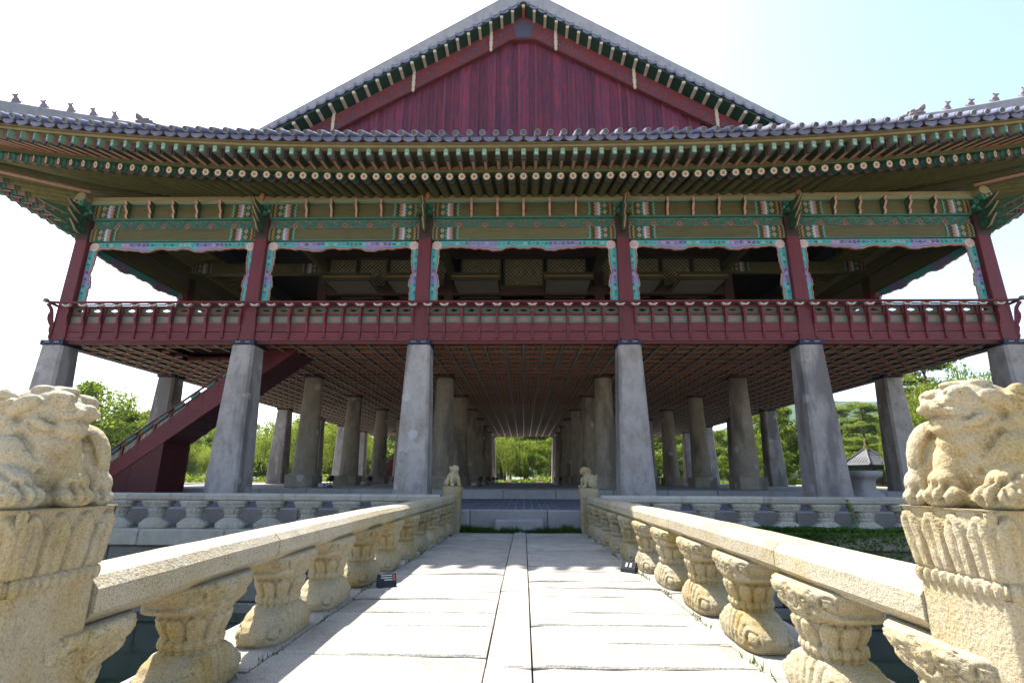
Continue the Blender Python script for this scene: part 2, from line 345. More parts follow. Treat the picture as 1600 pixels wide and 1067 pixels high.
# ================================================================== GROUND, WATER
wt = MB(); wt.poly([(-400, -60, Z(-2.6)), (400, -60, Z(-2.6)), (400, 74, Z(-2.6)), (-400, 74, Z(-2.6))], WATER)
put('pond_water', wt, kind='structure')
g = MB(); nx, ny = 60, 34
rows = [74, 74.3, 76, 80, 90, 105, 125, 150, 200, 300, 500, 900, 1500, 3000]
gr = []
for y in rows:
    hh = {74: -2.9, 74.3: -1.0}.get(y, -.95 + min(1, (y-74)/150)*1.2)
    gr.append([(x, y, Z(hh + (.15*noise.noise(Vector((x*.05, y*.05, 0))) if y > 75 else 0))) for x in [-3000+6000*i/40 for i in range(41)]])
g.rings(gr, LAND, cap=False, closed=False)
put('far_bank_ground', smooth_mesh(g.mesh('far_bank_ground')), kind='structure')
g = MB()                                      # the bank the bridge starts from, behind the viewer
g.box(-400, 400, -200, .2, Z(-3.4), Z(-1.0), SAND); put('near_bank_ground', g, kind='structure')
g = MB(); g.box(-400, 400, -60, 74, Z(-3.9), Z(-3.6), LAND); put('pond_bed', g, kind='structure')
# island: everything the pavilion stands on
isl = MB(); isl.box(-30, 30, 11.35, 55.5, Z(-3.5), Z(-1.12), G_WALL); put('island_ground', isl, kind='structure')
hz = MB(); hz.box(-3200, 3200, -260, 3200, Z(-4.9), Z(240), flat('unused', (.5, .5, .5)))
hm_ = bpy.data.materials.new('haze_air'); hm_.use_nodes = True; hn = hm_.node_tree; hn.nodes.clear()
ho = N(hn, 'ShaderNodeOutputMaterial'); hv = N(hn, 'ShaderNodeVolumePrincipled'); hv.inputs['Color'].default_value = (.80, .90, 1, 1); hv.inputs['Density'].default_value = .00012; hv.inputs['Anisotropy'].default_value = .2
hn.links.new(hv.outputs[0], ho.inputs['Volume']); hz.mats = [hm_]; put('haze', hz, kind='stuff')
# ================================================================== BRIDGE
def deck(y): return -.975-.0225*max(0, y-5.2) - .012*max(0, 2.5-y)
def railtop(y): return -.315-.0095*max(0, y-5.2) - .008*max(0, 3-y)
XC = -.08
bridge = empty('stone_bridge', (XC, 6, Z(-1.1)), 'pale granite slab bridge with a raised middle strip leading to the pavilion', 'bridge')
bridge.location = (0, 0, 0)
def slab(name, x0, x1, y0, y1, mat, dz=0, th=.2, gap=.008, jit=.004, c=.012):
    b = MB(); n_ = max(2, int((x1-x0)/.11)); R = []; sd = rnd.uniform(0, 99); tx = rnd.uniform(-.006, .006)
    for i in range(n_+1):
        x = x0+gap/2+(x1-x0-gap)*i/n_; e0 = y0+gap/2+.011*(noise.noise(Vector((x*4, sd, 0)))+.5*noise.noise(Vector((x*14, sd, 0)))); e1 = y1-gap/2+.011*(noise.noise(Vector((x*4, sd, 5)))+.5*noise.noise(Vector((x*14, sd, 5))))
        cc = c*(1+.8*noise.noise(Vector((x*9, sd, 9)))) if 0 < i < n_ else c*1.3
        q = []
        for y, zz in ((e0, -th), (e0, -cc*.8), (e0+cc, 0), (e0+(e1-e0)*.33, .0), (e0+(e1-e0)*.66, 0), (e1-cc, 0), (e1, -cc*.8), (e1, -th)):
            zt = Z(deck(y))+dz+tx*(i/n_-.5)*2+zz+(.006*noise.noise(Vector((x*2.3, y*2.3, sd)))+.003*noise.noise(Vector((x*8, y*8, sd))) if zz == 0 else 0)-(.006 if i in (0, n_) and zz == 0 else 0)
            q.append((x, y, zt))
        R.append(q)
    b.rings(R, mat); return put(name, b, bridge)
LJ = [-.9, -.45, .05, .5, .95, 1.4, 1.87, 2.3, 2.78, 3.25, 3.85, 4.21, 4.65, 4.94, 5.34, 5.89, 6.53, 7.15, 7.6, 8.09, 8.55, 8.83, 9.43, 9.95, 10.46, 11.3]
RJ = [-.9, -.4, .1, .55, .9, 1.3, 1.75, 2.2, 2.7, 3.1, 3.51, 3.91, 4.26, 4.8, 5.17, 5.48, 5.71, 6.14, 6.58, 7.2, 7.75, 8.2, 8.7, 9.15, 9.7, 10.2, 10.75, 11.3]
jf = MB(); R_ = [[(-2.0, y, Z(deck(y))-.026), (1.9, y, Z(deck(y))-.026), (1.9, y, Z(deck(y))-.2), (-2.0, y, Z(deck(y))-.2)] for y in (-.9, 2.5, 5.2, 8, 11.3)]
DIRT = flat('joint_dirt', (.06, .05, .035), .95); jf.rings(R_, DIRT); put('joint_filling', jf, bridge)
for J, xa, xb in ((LJ, -1.425, -.208), (RJ, .045, 1.265)):
    for a, b in zip(J, J[1:]):
        slab('deck_slab', xa, xb, a, b, G_DECK, rnd.uniform(-.008, .006), gap=rnd.uniform(.007, .014), c=.012)
for a, b in zip([-.9, 1.2, 3.05, 4.95, 6.55, 8.2, 9.9], [1.2, 3.05, 4.95, 6.55, 8.2, 9.9, 11.32]):
    slab('middle_strip_slab', -.205, .042, a, b, G_STRIP, .012, jit=.003)
for a, b in zip([-.9, 1.0, 3.0, 5.0, 7.1, 9.2], [1.0, 3.0, 5.0, 7.1, 9.2, 11.32]):
    slab('edge_stone', -1.98, -1.43, a, b, G_DECK, -.004, .3); slab('edge_stone', 1.27, 1.86, a, b, G_DECK, -.004, .3)
for y in (1.5, 5.0, 8.5):
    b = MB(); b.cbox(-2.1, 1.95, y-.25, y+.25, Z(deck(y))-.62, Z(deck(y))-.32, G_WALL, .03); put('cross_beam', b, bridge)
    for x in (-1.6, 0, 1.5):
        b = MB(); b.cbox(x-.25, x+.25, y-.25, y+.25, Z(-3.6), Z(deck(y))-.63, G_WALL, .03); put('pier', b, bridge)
# ---- baluster (lotus and cloud scroll), shared mesh; local x = across the rail, y = along, z 0..0.5
def baluster_mesh(nz=84, na=144, detail=True):
    prof = [(0, .285, .142), (.02, .30, .15), (.06, .315, .154), (.085, .305, .152), (.11, .275, .148), (.13, .235, .143), (.155, .21, .138), (.175, .165, .130), (.19, .142, .120), (.20, .130, .115), (.205, .146, .128), (.225, .154, .132), (.245, .146, .128), (.25, .130, .116),
            (.27, .142, .125), (.31, .165, .140), (.34, .175, .143), (.352, .160, .136), (.365, .180, .14), (.38, .245, .15), (.395, .275, .158), (.415, .272, .16), (.425, .29, .165), (.445, .315, .172), (.47, .32, .175), (.49, .31, .17), (.50, .29, .165)]
    def P(z):
        for a, b in zip(prof, prof[1:]):
            if a[0] <= z <= b[0]:
                t = (z-a[0])/(b[0]-a[0]); return a[1]+(b[1]-a[1])*t, a[2]+(b[2]-a[2])*t
    R = []
    gr = lambda v, wd: math.exp(-(v/wd)**2)
    for i in range(nz+1):
        z = .5*i/nz; wy, wx = P(min(z, .4999)); r = []
        e = 3.6 if z < .19 else (2.3 if z < .352 else 3.2)
        for j in range(na):
            t = 2*pi*j/na; c, s = cos(t), sin(t); k = (abs(c)**e+abs(s)**e)**(-1/e)
            x, y = wx*c*k, wy*s*k; d = 0
            if detail:
                if z < .185:       # scrolled foot: fan of grooves and end volutes
                    q = abs(y)/wy; fan = (abs(y)*(1+1.6*(.19-z)))*46
                    d = -.010*gr(sin(fan), .32)*(q < .8)*min(1, z*25)*(abs(x) > wx*.6)
                    d -= .012*gr(sqrt((abs(y)-wy*.86)**2+(z-.07)**2)-.035, .006)*(abs(x) > wx*.55)
                elif z < .25: d = -.007*gr(sin(t*10), .35)
                elif z < .352: # lotus petals
                    u = (t*5/pi) % 1-.5; q = (z-.25)/.10; d = .006*(1-(2*u)**2) - .011*gr(abs(u)-.47*(1-max(0, q-.6)**2*3), .05)
                else:
                    q = (z-.352)/.148; a = abs(y)
                    if abs(x) > wx*.6:
                        for cy, cz, rr in ((.0, .45, .055), (.11, .42, .035), (.19, .46, .04), (.26, .45, .03)):
                            dd = sqrt((a-cy)**2+(z-cz)**2); d -= .012*gr(dd-rr, .005)+.008*gr(dd-rr*.45, .004)
                        d -= .006*gr(sin(a*80+q*3), .3)*(z < .40)
                    else: d += .010*sin(q*pi*2.2)-.006*gr(q-.5, .12)
                d += .003*noise.noise(Vector((x*30, y*30, z*30)))
            f = 1+1.5*d/max(.05, sqrt(x*x+y*y)); r.append((x*f, y*f, z))
        R.append(r)
    b = MB(); b.rings(R, G_BAL); return b.mesh('baluster', True)
BAL = baluster_mesh(); BALK = BAL.copy(); BALK.materials[0] = G_BANK
def post_mesh(H, w, mat, capz, near=True):
    """square post with lotus-petal capital; H full height, capz = height where the capital starts"""
    R = []; ns = 64 if near else 20; gr = lambda v, wd: math.exp(-(v/wd)**2)
    zs = [0, .02] + [capz*.2*i for i in range(1, 5)] + [capz-.06] + [capz-.05+.05*i/12 for i in range(13)] + [capz+(H-capz)*i/40 for i in range(1, 41)]
    for z in zs:
        r = []; hw = w
        if z > capz-.046 and z < capz-.001: hw = w*(1.0+.055*sin((z-capz+.046)/.045*pi)**.5)
        elif z > capz: hw = w*(1.01+.13*((z-capz)/(H-capz))**.8)
        if z > H-.006: hw *= .985
        cr = .12*w
        for sd in range(4):
            for j in range(ns):
                p_ = -w+2*w*(j+.5)/ns; per = p_; m = hw; q_ = p_*hw/w
                m -= cr*max(0, (abs(p_)/w-.88)/.12)**2; d = 0
                if z > capz+.001 and z < H-.004:
                    q = (z-capz)/(H-capz); u = (per/w*2.0) % 1-.5; edge = .475-.05*(1-q)
                    if q > .62: edge *= (1-((q-.62)/.30))**.6 if q < .92 else 0
                    d = .024*(1 if abs(u) < edge else 0)*min(1, (edge-abs(u))*20 if edge > abs(u) else 0)**.7 - .008*gr(u, .06)*(abs(u) < edge)*(q < .8)
                    v = abs(((per/w*2.0)+.5) % 1-.5)
                    if abs(u) > edge and q > .66: d = .007*(v < (q-.6)*1.2)*(q < .95)
                    d -= .018
                    if q > .93: d = -.009
                elif capz-.046 < z < capz-.001: d = .018*abs(sin(per/w*17))**.7-.010
                d += .0025*noise.noise(Vector((per*25+sd*7, z*25, 3)))+.005*noise.noise(Vector((per*7+sd*7, z*7, 9)))
                m += d; a = (q_, -m)
                for _ in range(sd): a = (-a[1], a[0])
                r.append((a[0], a[1], z))
        R.append(r)
    b = MB(); b.rings(R, mat); return b.mesh('post_shaft', True)
# ---- lion, body facing local +x, head turned towards +y; about 0.41 high
HC = Vector((.060, -.005, .292)); HY = radians(4)
def hd(c, r, rot=(0, 0, 0)):
    v = Matrix.Rotation(HY, 3, 'Z') @ (Vector(c)*1.08); return ((HC.x+v.x, HC.y+v.y, HC.z+v.z), tuple(q*1.08 for q in r), (rot[0], rot[1], rot[2]+degrees_(HY)))
def degrees_(a): return a*180/pi
def hp_(*pts): return [tuple(HC+Matrix.Rotation(HY, 3, 'Z') @ (Vector(q)*1.08)) for q in pts]
LE = [((-.01, .0, .03), (.16, .155, .045), (0, 0, 0)), ((-.03, -.02, .14), (.15, .145, .14), (0, 0, 0)), ((-.12, .0, .185), (.13, .12, .11), (0, 18, 0)), ((.02, -.01, .225), (.085, .10, .09), (0, 20, 0)),
      ((.015, -.105, .155), (.065, .050, .085), (0, 20, 0)), ((.065, -.120, .095), (.085, .052, .045), (0, 28, 0)), ((.115, -.125, .044), (.066, .062, .044), (0, 0, -8)),
      ((.10, .030, .135), (.055, .052, .095), (0, -12, 0)), ((.135, .030, .080), (.050, .050, .05), (0, 0, 0)), ((.155, .020, .040), (.058, .066, .040), (0, 0, 5)),
      ((.085, .125, .165), (.085, .055, .125), (0, -12, 0)), ((.05, .12, .215), (.07, .05, .08), (0, 20, 0)), ((.135, .135, .075), (.050, .046, .055), (0, 0, 0)), ((.15, .13, .035), (.05, .05, .035), (0, 0, 0)),
      ((-.12, -.13, .09), (.10, .05, .09), (0, 0, 0)), ((-.05, -.155, .030), (.075, .036, .030), (0, 0, 0)),
      hd((-.012, 0, .025), (.082, .084, .075), (0, -8, 0)), hd((-.055, 0, .030), (.085, .076, .070)), hd((.050, 0, .008), (.054, .064, .050)), hd((.042, 0, -.034), (.052, .056, .030), (0, 8, 0)), hd((0, 0, -.08), (.08, .08, .06)),
      hd((.045, .046, .068), (.040, .030, .019), (0, 12, 25)), hd((.045, -.046, .068), (.040, .030, .019), (0, 12, -25)),
      hd((.062, .050, .044), (.021, .021, .017)), hd((.062, -.050, .044), (.021, .021, .017)),
      hd((.096, 0, .030), (.019, .028, .020)), hd((.094, .028, .020), (.019, .020, .016)), hd((.094, -.028, .020), (.019, .020, .016)),
      hd((-.03, .082, .040), (.048, .020, .028), (0, -20, 10)), hd((-.03, -.082, .040), (.048, .020, .028), (0, -20, -10)),
      hd((.02, .0, .092), (.035, .026, .014)), hd((-.02, .02, .098), (.035, .026, .014)), hd((-.03, -.028, .094), (.035, .024, .014)),
      hd((.01, .062, -.02), (.05, .034, .038)), hd((.01, -.062, -.02), (.05, .034, .038))]
for sy in (-1, 1):
    for k, (x, y, z) in enumerate([(-.075, .078, .03), (-.10, .066, .055), (-.075, .082, -.02), (-.11, .06, .0), (-.045, .082, -.055)]): LE.append(hd((x, sy*y, z), (.040, .020, .026), (0, 25+20*k, 0)))
LG = []
def toes(cx, cy, rx, rz_, n=(-.034, 0, .034)):
    for dy in n: LG.append(([(cx+rx-abs(dy)*.35, cy+dy, .012), (cx+rx*.86-abs(dy)*.3, cy+dy, rz_*1.3), (cx+rx*.35, cy+dy*.85, rz_*1.95), (cx-rx*.2, cy+dy*.7, rz_*2.05)], .008, .018))
toes(.115, -.125, .066, .044); toes(.155, .020, .058, .040); toes(.15, .13, .05, .035, (-.02, .02))
for dy in (-.03, 0, .03): LG.append(([(.115+dy, -.188, .02), (.11+dy, -.172, .07)], .006, .010))
for sy in (-1, 1):
    LG += [(hp_((.105, sy*.0, -.008), (.100, sy*.032, -.010), (.075, sy*.060, -.014), (.045, sy*.076, -.008), (.03, sy*.082, .006)), .008, .020),
           (hp_((.090, sy*.044, .030), (.070, sy*.072, .022), (.040, sy*.080, .034), (.028, sy*.078, .056)), .006, .014),
           (hp_((.090, sy*.030, .050), (.078, sy*.052, .066), (.05, sy*.076, .060)), .005, .011), (hp_((-.01, sy*.092, -.015), (.02, sy*.090, -.045), (.06, sy*.065, -.058)), .007, .013),
           (hp_((-.02, sy*.09, -.05), (.01, sy*.085, -.085), (.03, sy*.07, -.12)), .007, .012), (hp_((-.05, sy*.09, -.06), (-.03, sy*.09, -.10), (.0, sy*.08, -.14)), .007, .012)]
    for k in range(5): LG.append((hp_((-.055-.013*k, sy*(.10-.004*k), .070-.028*k), (-.10-.012*k, sy*.088, .055-.030*k), (-.15-.01*k, sy*.07, .03-.032*k)), .0055, .011))
for k in range(5): LG.append(([(.02+.03*k, .182-.006*k, .27-.02*k), (.07+.022*k, .185, .20-.02*k), (.09+.018*k, .185, .10), (.10+.016*k, .185, .05)], .007, .013)); LG.append(([(.05+.02*k, .08+.02*k, .30-.016*k), (.12+.01*k, .085+.02*k, .22-.01*k), (.165, .09+.02*k, .13)], .007, .012))
LG.append(([(.0, -.165, .20), (.05, -.165, .15), (.10, -.165, .10), (.13, -.18, .08)], .008, .013)); LG.append(([(.07, -.06, .16), (.12, -.07, .10), (.16, -.075, .07)], .008, .014)); LG.append(([(.13, .085, .20), (.165, .082, .12), (.18, .08, .06)], .009, .016))
for k in range(4): LG.append(([(-.08-.03*k, -.14, .20-.01*k), (-.14-.02*k, -.13, .24), (-.2, -.08, .24-.02*k)], .006, .010))
LG = [(p_, r_*1.35, d_*1.35) for p_, r_, d_ in LG]
LION = sculpt('lion', LE, .005, G_LION, LG, 2, .0012)
LEF = [((-.05, 0, .14), (.13, .12, .14), (0, -10, 0)), ((.03, 0, .19), (.085, .10, .14), (0, 12, 0)), ((-.04, .12, .08), (.10, .045, .08), (0, -15, 0)), ((-.04, -.12, .08), (.10, .045, .08), (0, -15, 0)),
       ((.10, .07, .11), (.036, .036, .10), (0, 8, 0)), ((.10, -.07, .11), (.036, .036, .10), (0, 8, 0)), ((.14, .075, .03), (.05, .042, .03), (0, 0, 0)), ((.14, -.075, .03), (.05, .042, .03), (0, 0, 0)),
       ((.07, 0, .345), (.088, .082, .078), (0, -8, 0)), ((.145, 0, .328), (.045, .052, .040), (0, 0, 0)), ((.13, 0, .292), (.045, .045, .022), (0, 0, 0)), ((.12, .042, .378), (.03, .026, .017), (0, 10, 0)), ((.12, -.042, .378), (.03, .026, .017), (0, 10, 0)),
       ((.03, .088, .37), (.035, .018, .032), (0, -25, 0)), ((.03, -.088, .37), (.035, .018, .032), (0, -25, 0)), ((-.01, 0, .33), (.06, .08, .06), (0, 0, 0)), ((-.17, 0, .18), (.04, .05, .10), (0, -15, 0))]
LIONF = sculpt('lion', LEF, .009, G_BAL, [([(.19, 0, .308), (.16, .05, .306), (.10, .075, .312)], .007, .014), ([(.19, 0, .308), (.16, -.05, .306), (.10, -.075, .312)], .007, .014), ([(.16, .03, .365), (.13, .075, .36)], .006, .01), ([(.16, -.03, .365), (.13, -.075, .36)], .006, .01)], 1, .002)
def lion_post(x, y, hb, ht, w, capf, label, rz, lionme, mat, lscale, mir=False):
    t = empty('lion_newel_post', (x, y, Z(hb)), label, 'stone post', 'lion posts at the bridge ends')
    H = ht-hb; put('post_shaft', post_mesh(H, w, mat, H*capf, y < 5), t)
    put('lion', lionme, t, ((.018 if x > 0 else -.012) if y < 5 else 0, 0, H-.008), rz, (lscale, -lscale if mir else lscale, lscale))
    return t
lion_post(-1.62, 1.70, -1.05, -.10, .165, .80, 'large yellowed granite post with crouching lion at the near left end of the bridge', radians(0), LION, G_LION, .98)
lion_post(1.505, 1.745, -1.05, -.085, .168, .80, 'large sunlit granite post with crouching lion at the near right end of the bridge', radians(180+2), LION, G_LION, 1.02, True)
lion_post(-1.52, 11.42, -1.13, -.18, .17, .82, 'slim granite post with small seated lion at the far left end of the bridge', radians(-60), LIONF, G_BAL, 1.05)
lion_post(1.38, 11.42, -1.13, -.20, .17, .82, 'slim granite post with small seated lion at the far right end of the bridge', radians(180+20), LIONF, G_BAL, 1.05, True)
OCT = [(-.15, -.02), (-.115, .018), (.0, .028), (.115, .018), (.15, -.02), (.15, -.095), (.105, -.135), (-.105, -.135), (-.15, -.095)]
def rail_seg(par, a, b, za, zb, w=1.0, mat=None):
    """a,b plan points; za,zb world heights of the top"""
    A = Vector((*a, 0)); B = Vector((*b, 0)); d = (B-A).normalized(); nrm = Vector((-d.y, d.x, 0)); L = (B-A).length; R = []
    n_ = max(2, int(L/.28))
    for i in range(n_+1):
        t = i/n_; q = A+d*(t*L); e = .988 if i in (0, n_) else 1; q2 = q + d*(.004 if i == 0 else (-.004 if i == n_ else 0))
        R.append([tuple(q2+nrm*(p0*w*e*(1+.02*noise.noise(Vector((q.x*2, q.y*2, p1*9)))))+Vector((0, 0, za+(zb-za)*t-.03+p1+.005*noise.noise(Vector((q.x*3, q.y*3, p0*9)))))) for p0, p1 in OCT])
    bb = MB(); bb.rings(R, mat or G_RAIL); return put('rail_stone', bb, par)
bys = [2.72, 3.62, 4.46, 5.37, 6.3, 7.3, 8.2, 9.2, 10.2, 10.95]
for side, xr, xb, lab in ((-1, -1.60, -1.60, 'left granite balustrade of the bridge with lotus balusters'), (1, 1.475, 1.45, 'right granite balustrade of the bridge with sunlit lotus balusters')):
    t = empty('stone_balustrade', (0, 0, 0), lab, 'balustrade', 'balustrades of the bridge')
    js = [1.87, 3.22, 5.42, 7.4, 8.6, 9.9, 11.26] if side < 0 else [1.9, 2.95, 5.0, 6.9, 8.4, 9.8, 11.26]
    for a, b in zip(js, js[1:]): rail_seg(t, (xr, a), (xr, b), Z(railtop(a)), Z(railtop(b)), 1.0)
    for y in bys:
        hb = deck(y)-.004; s = (railtop(y)-.165-hb)/.5
        put('baluster', BAL, t, (xb, y, Z(hb)), rnd.choice((0, pi))+rnd.uniform(-.02, .02), (1+rnd.uniform(-.03, .03), 1+rnd.uniform(-.04, .03), s))
    y = 2.02; hb = deck(y); put('baluster', BAL, t, (xb, y-.12, Z(hb)), 0, (.95, .85, (railtop(y)-.165-hb)/.5*.98))
# ---- balustrade along the island edge, left and right
for side in (-1, 1):
    t = empty('bank_balustrade', (0, 0, 0), ('long granite balustrade along the island edge left of the bridge' if side < 0 else 'long granite balustrade along the island edge right of the bridge'), 'balustrade', 'balustrades along the island edge')
    x0 = -1.75 if side < 0 else 1.6; k = 0; x = x0
    while abs(x) < 17:
        xn = x+side*1.66; rail_seg(t, (x, 11.25), (xn, 11.25), Z(-.345), Z(-.345), 1.0, G_BANK); x = xn
    i = 0
    while True:
        xb = side*(2.15+.81*i)+(.05 if side < 0 else 0)
        if abs(xb) > 16.8: break
        put('baluster', BALK, t, (xb, 11.25, Z(-1.05)), pi/2, (.95, 1.02, 1.10)); i += 1
    x = x0+side*.1
    while abs(x) < 17:
        L = rnd.uniform(1.5, 2.3); b = MB(); a_, b_ = sorted((x, x+side*L))
        b.cbox(a_+.006, b_-.006, 10.93, 11.62, Z(-1.36), Z(-1.052), G_BANK, .02, .006); put('coping_stone', b, t); x += side*L
# wall blocks below the coping
wall = empty('pond_retaining_wall', (0, 11.2, Z(-3.5)), 'dark stone retaining wall of the island below the balustrade', 'wall')
wall.location = (0, 0, 0)
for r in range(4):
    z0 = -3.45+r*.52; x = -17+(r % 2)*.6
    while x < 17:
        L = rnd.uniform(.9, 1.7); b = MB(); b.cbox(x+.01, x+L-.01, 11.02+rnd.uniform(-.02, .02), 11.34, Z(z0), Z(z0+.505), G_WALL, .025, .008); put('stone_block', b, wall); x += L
# ================================================================== FRONT TERRACE
terr = empty('pavilion_terrace', (0, 0, 0), 'low stone terrace with dark brick paving in front of and under the pavilion', 'terrace')
x = -16.5; edges = [-16.5]
for e in (-15, -13.3, -11.5, -10.1, -8.2, -6.6, -5.0, -3.4, -1.18, .52, 2.2, 4.1, 5.9, 7.4, 9.2, 10.9, 12.6, 14.4, 16.5): edges.append(e)
for a, b_ in zip(edges, edges[1:]):
    b = MB(); b.cbox(a+.006, b_-.006, 11.8+rnd.uniform(-.008, .008), 12.15, Z(-1.12), Z(-.69), G_BASE, .018, .006); put('curb_stone', b, terr)
b = MB(); b.cbox(-.62, .42, 11.42, 11.80, Z(-1.12), Z(-.86), G_BASE, .03, .008); put('step_stone', b, terr)
fill = MB(); fill.box(-16.5, 16.5, 12.15, 55, Z(-1.12), Z(-.698), JOINT); put('terrace_fill', fill, terr)
tm = MB(); tm.cbox(.006, .194, .005, .435, -.02, 0, PAVE, .003); tme = tm.mesh('paving_brick')
for i in range(22):
    for j in range(13):
        put('paving_brick', tme, terr, (-2.2+.2*i, 12.155+.44*j, Z(-.69)+rnd.uniform(-.002, .002)))
rest = MB()
for i in range(-80, 81):
    x = .2*i
    if -2.2 <= x < 2.19: continue
    for j in range(13):
        rest.box(x+.003, x+.197, 12.158+.44*j, 12.59+.44*j, Z(-.71), Z(-.69), PAVE)
put('paving_brick_field', rest, terr, kind='stuff')
xs = [-16.2]
while xs[-1] < 16: xs.append(xs[-1]+rnd.uniform(1.5, 2.1))
for a, b_ in zip(xs, xs[1:]):
    b = MB(); b.cbox(a+.006, b_-.006, 18.0, 18.5, Z(-.70), Z(-.40), G_BASE, .02, .004); put('platform_edge_stone', b, terr)
f = MB(); f.box(-16.2, 16.2, 18.5, 48, Z(-.72), Z(-.402), G_BASE); put('platform_fill', f, terr)
# thin floor slabs on the platform
for i in range(16):
    for j in range(6):
        b = MB(); b.cbox(-8+i*1.0+.006, -7+i*1.0-.006, 18.52+j*1.9, 20.4+j*1.9, Z(-.402), Z(-.385), G_BASE, .006); put('floor_stone', b, terr)
# grass between bridge end and curb
gm = MB()
def blade(gm, x, y, z, h, mat, wd=.006):
    a = rnd.uniform(0, 2*pi); dx, dy = cos(a)*wd, sin(a)*wd; lx, ly = rnd.uniform(-.5, .5)*h, rnd.uniform(-.5, .5)*h
    gm.poly([(x-dx, y-dy, z), (x+dx, y+dy, z), (x+lx, y+ly, z+h)], mat)
for i in range(15000):
    x = rnd.uniform(-16, 16) if i % 2 else rnd.uniform(-1.5, 1.4); y = rnd.uniform(11.33, 11.84)
    if -.66 < x < .46 and y > 11.43: continue
    blade(gm, x, y, Z(-1.12), rnd.uniform(.04, .14)*(1.3 if noise.noise(Vector((x*2, y*2, 0))) > .1 else .8), L_GRASS, .008)
put('grass_strip', gm, kind='stuff', label='short green grass growing between the bridge end and the terrace curb', cat='grass')
gm = MB()
for i in range(420):
    s = rnd.choice((-1, 1)); y = rnd.choice((2.5, 3.2, 4.1, 5.0, 5.9, 6.8, 7.7, 8.6, 9.6, 10.6))+rnd.gauss(0, .12); x = (-1.43 if s < 0 else 1.265)+rnd.gauss(0, .012)
    blade(gm, x, y, Z(deck(y))-.01, rnd.uniform(.015, .05), L_GRASS, .005)
put('weeds_in_joints', gm, kind='stuff', label='small weeds growing in the joints along the bridge edge', cat='weeds')
# ivy on the right bank
iv = MB()
def leaf(iv, c, r, mat, n=None):
    n = n or Vector((rnd.gauss(0, 1), rnd.gauss(-.6, .6), rnd.gauss(.9, .5))).normalized(); a = n.orthogonal().normalized(); b = n.cross(a); t = rnd.uniform(0, 6.28); a, b = a*cos(t)+b*sin(t), b*cos(t)-a*sin(t)
    c = Vector(c); iv.poly([c-a*r, c-b*r*.6, c+a*r*1.1, c+b*r*.6], mat)
for i in range(9000):
    x = 3.6+abs(rnd.gauss(0, 2.6)); y = rnd.uniform(10.72, 11.15); d = rnd.random()**2
    z = -1.03+.09*rnd.random()+.07*noise.noise(Vector((x*1.5, 0, 0))) if y > 10.9 else -1.03-d*.55*(1 if x > 4.5 else .5)
    leaf(iv, (x, y, Z(z)), rnd.uniform(.022, .045), L_IVY)
put('ivy', iv, kind='stuff', label='dark green ivy creeping over the coping stones right of the bridge', cat='ivy')
def fern(x, y, h0, hh, lab, lean):
    b = MB(); pts = [(x+lean*t*t*.35, y-.05*t, Z(h0)+hh*t) for t in [i/12 for i in range(13)]]
    b.tube(pts, .005, L_IVY, 4)
    for i, q in enumerate(pts[1:]):
        for k in range(7):
            s = rnd.choice((-1, 1)); leaf(b, (q[0]+s*rnd.uniform(.01, .09)*(1.15-i/12), q[1]+rnd.uniform(-.04, .02), q[2]+rnd.uniform(-.02, .03)), .022, L_IVY, Vector((rnd.gauss(0, .3), -1, rnd.gauss(.2, .3))).normalized())
    put('climbing_vine', b, label=lab, cat='vine')
fern(6.62, 10.98, -1.05, .62, 'tall green vine climbing a baluster right of the bridge above the ivy', -.35)
fern(2.05, 8.25, -1.0, .5, 'thin green vine on the far part of the right bridge balustrade', -.1)
fern(9.75, 10.98, -1.05, .5, 'small drooping vine beside the large right lion post', .1)
# little sign blocks
def sign(x, y, rz, lab, front):
    t = empty('sign_block', (x, y, Z(deck(y))), lab, 'sign', None, rz)
    b = MB(); b.prism([(-.05, 0), (.05, 0), (.035, .035), (-.01, .105), (-.03, .10)], 'x', -.085, .085, BLACK); put('body', b, t)
    b = MB()
    def on(u0, u1, v0, v1, mat):
        P = lambda u, v: (u, .0415-.0535*v+.0008+.0045*0, .030+.078*v+.0022)
        b.poly([P(u0, v0), P(u1, v0), P(u1, v1), P(u0, v1)], mat)
    if front:
        for k, v in enumerate((.75, .52, .3)): on(-.05, .055-.03*(k == 2), v, v+.10, WHITE)
        on(-.075, -.058, .25, .85, ORNG)
        put('printed_face', b, t)
    else:
        on(-.04, -.015, .3, .8, WHITE); on(.01, .035, .3, .8, WHITE); put('printed_face', b, t)
sign(-1.27, 5.12, radians(180+25), 'small dark wedge sign with white print on the deck by the left balusters', True)
sign(1.16, 6.12, radians(180-40), 'small grey wedge sign on the deck by the right balusters', False)
# ================================================================== PAVILION
D0, BY = 15.0, 5.12
LX = 14.27; CXS = [-14.27, -8.42, -3.13, 3.13, 8.42, 14.27]; LY = BY*3.5; YC = D0+LY
RYS = [D0+BY*i for i in range(8)]
PAV = empty('pavilion', (0, YC, Z(-.69)), 'huge two storey wooden pavilion on tall stone columns with red railings and painted green eaves', 'pavilion')
PAV.location = (0, 0, 0)
SIDES = {0: (Vector((0, D0, 0)), 0, LX), 1: (Vector((LX, YC, 0)), pi/2, LY), 2: (Vector((0, D0+2*LY, 0)), pi, LX), 3: (Vector((-LX, YC, 0)), -pi/2, LY)}
def SM(s): o, a, L = SIDES[s]; return Matrix.Translation(o) @ Matrix.Rotation(a, 4, 'Z')
SMS = {s: SM(s) for s in SIDES}
def onside(name, me, s, u, out, h, rz=0, parent=PAV, scale=(1, 1, 1)):
    M = SMS[s] @ Matrix.Translation((u, -out, Z(h))) @ Matrix.Rotation(rz, 4, 'Z') @ Matrix.Diagonal((*scale, 1))
    return put(name, me, parent, mat=M)
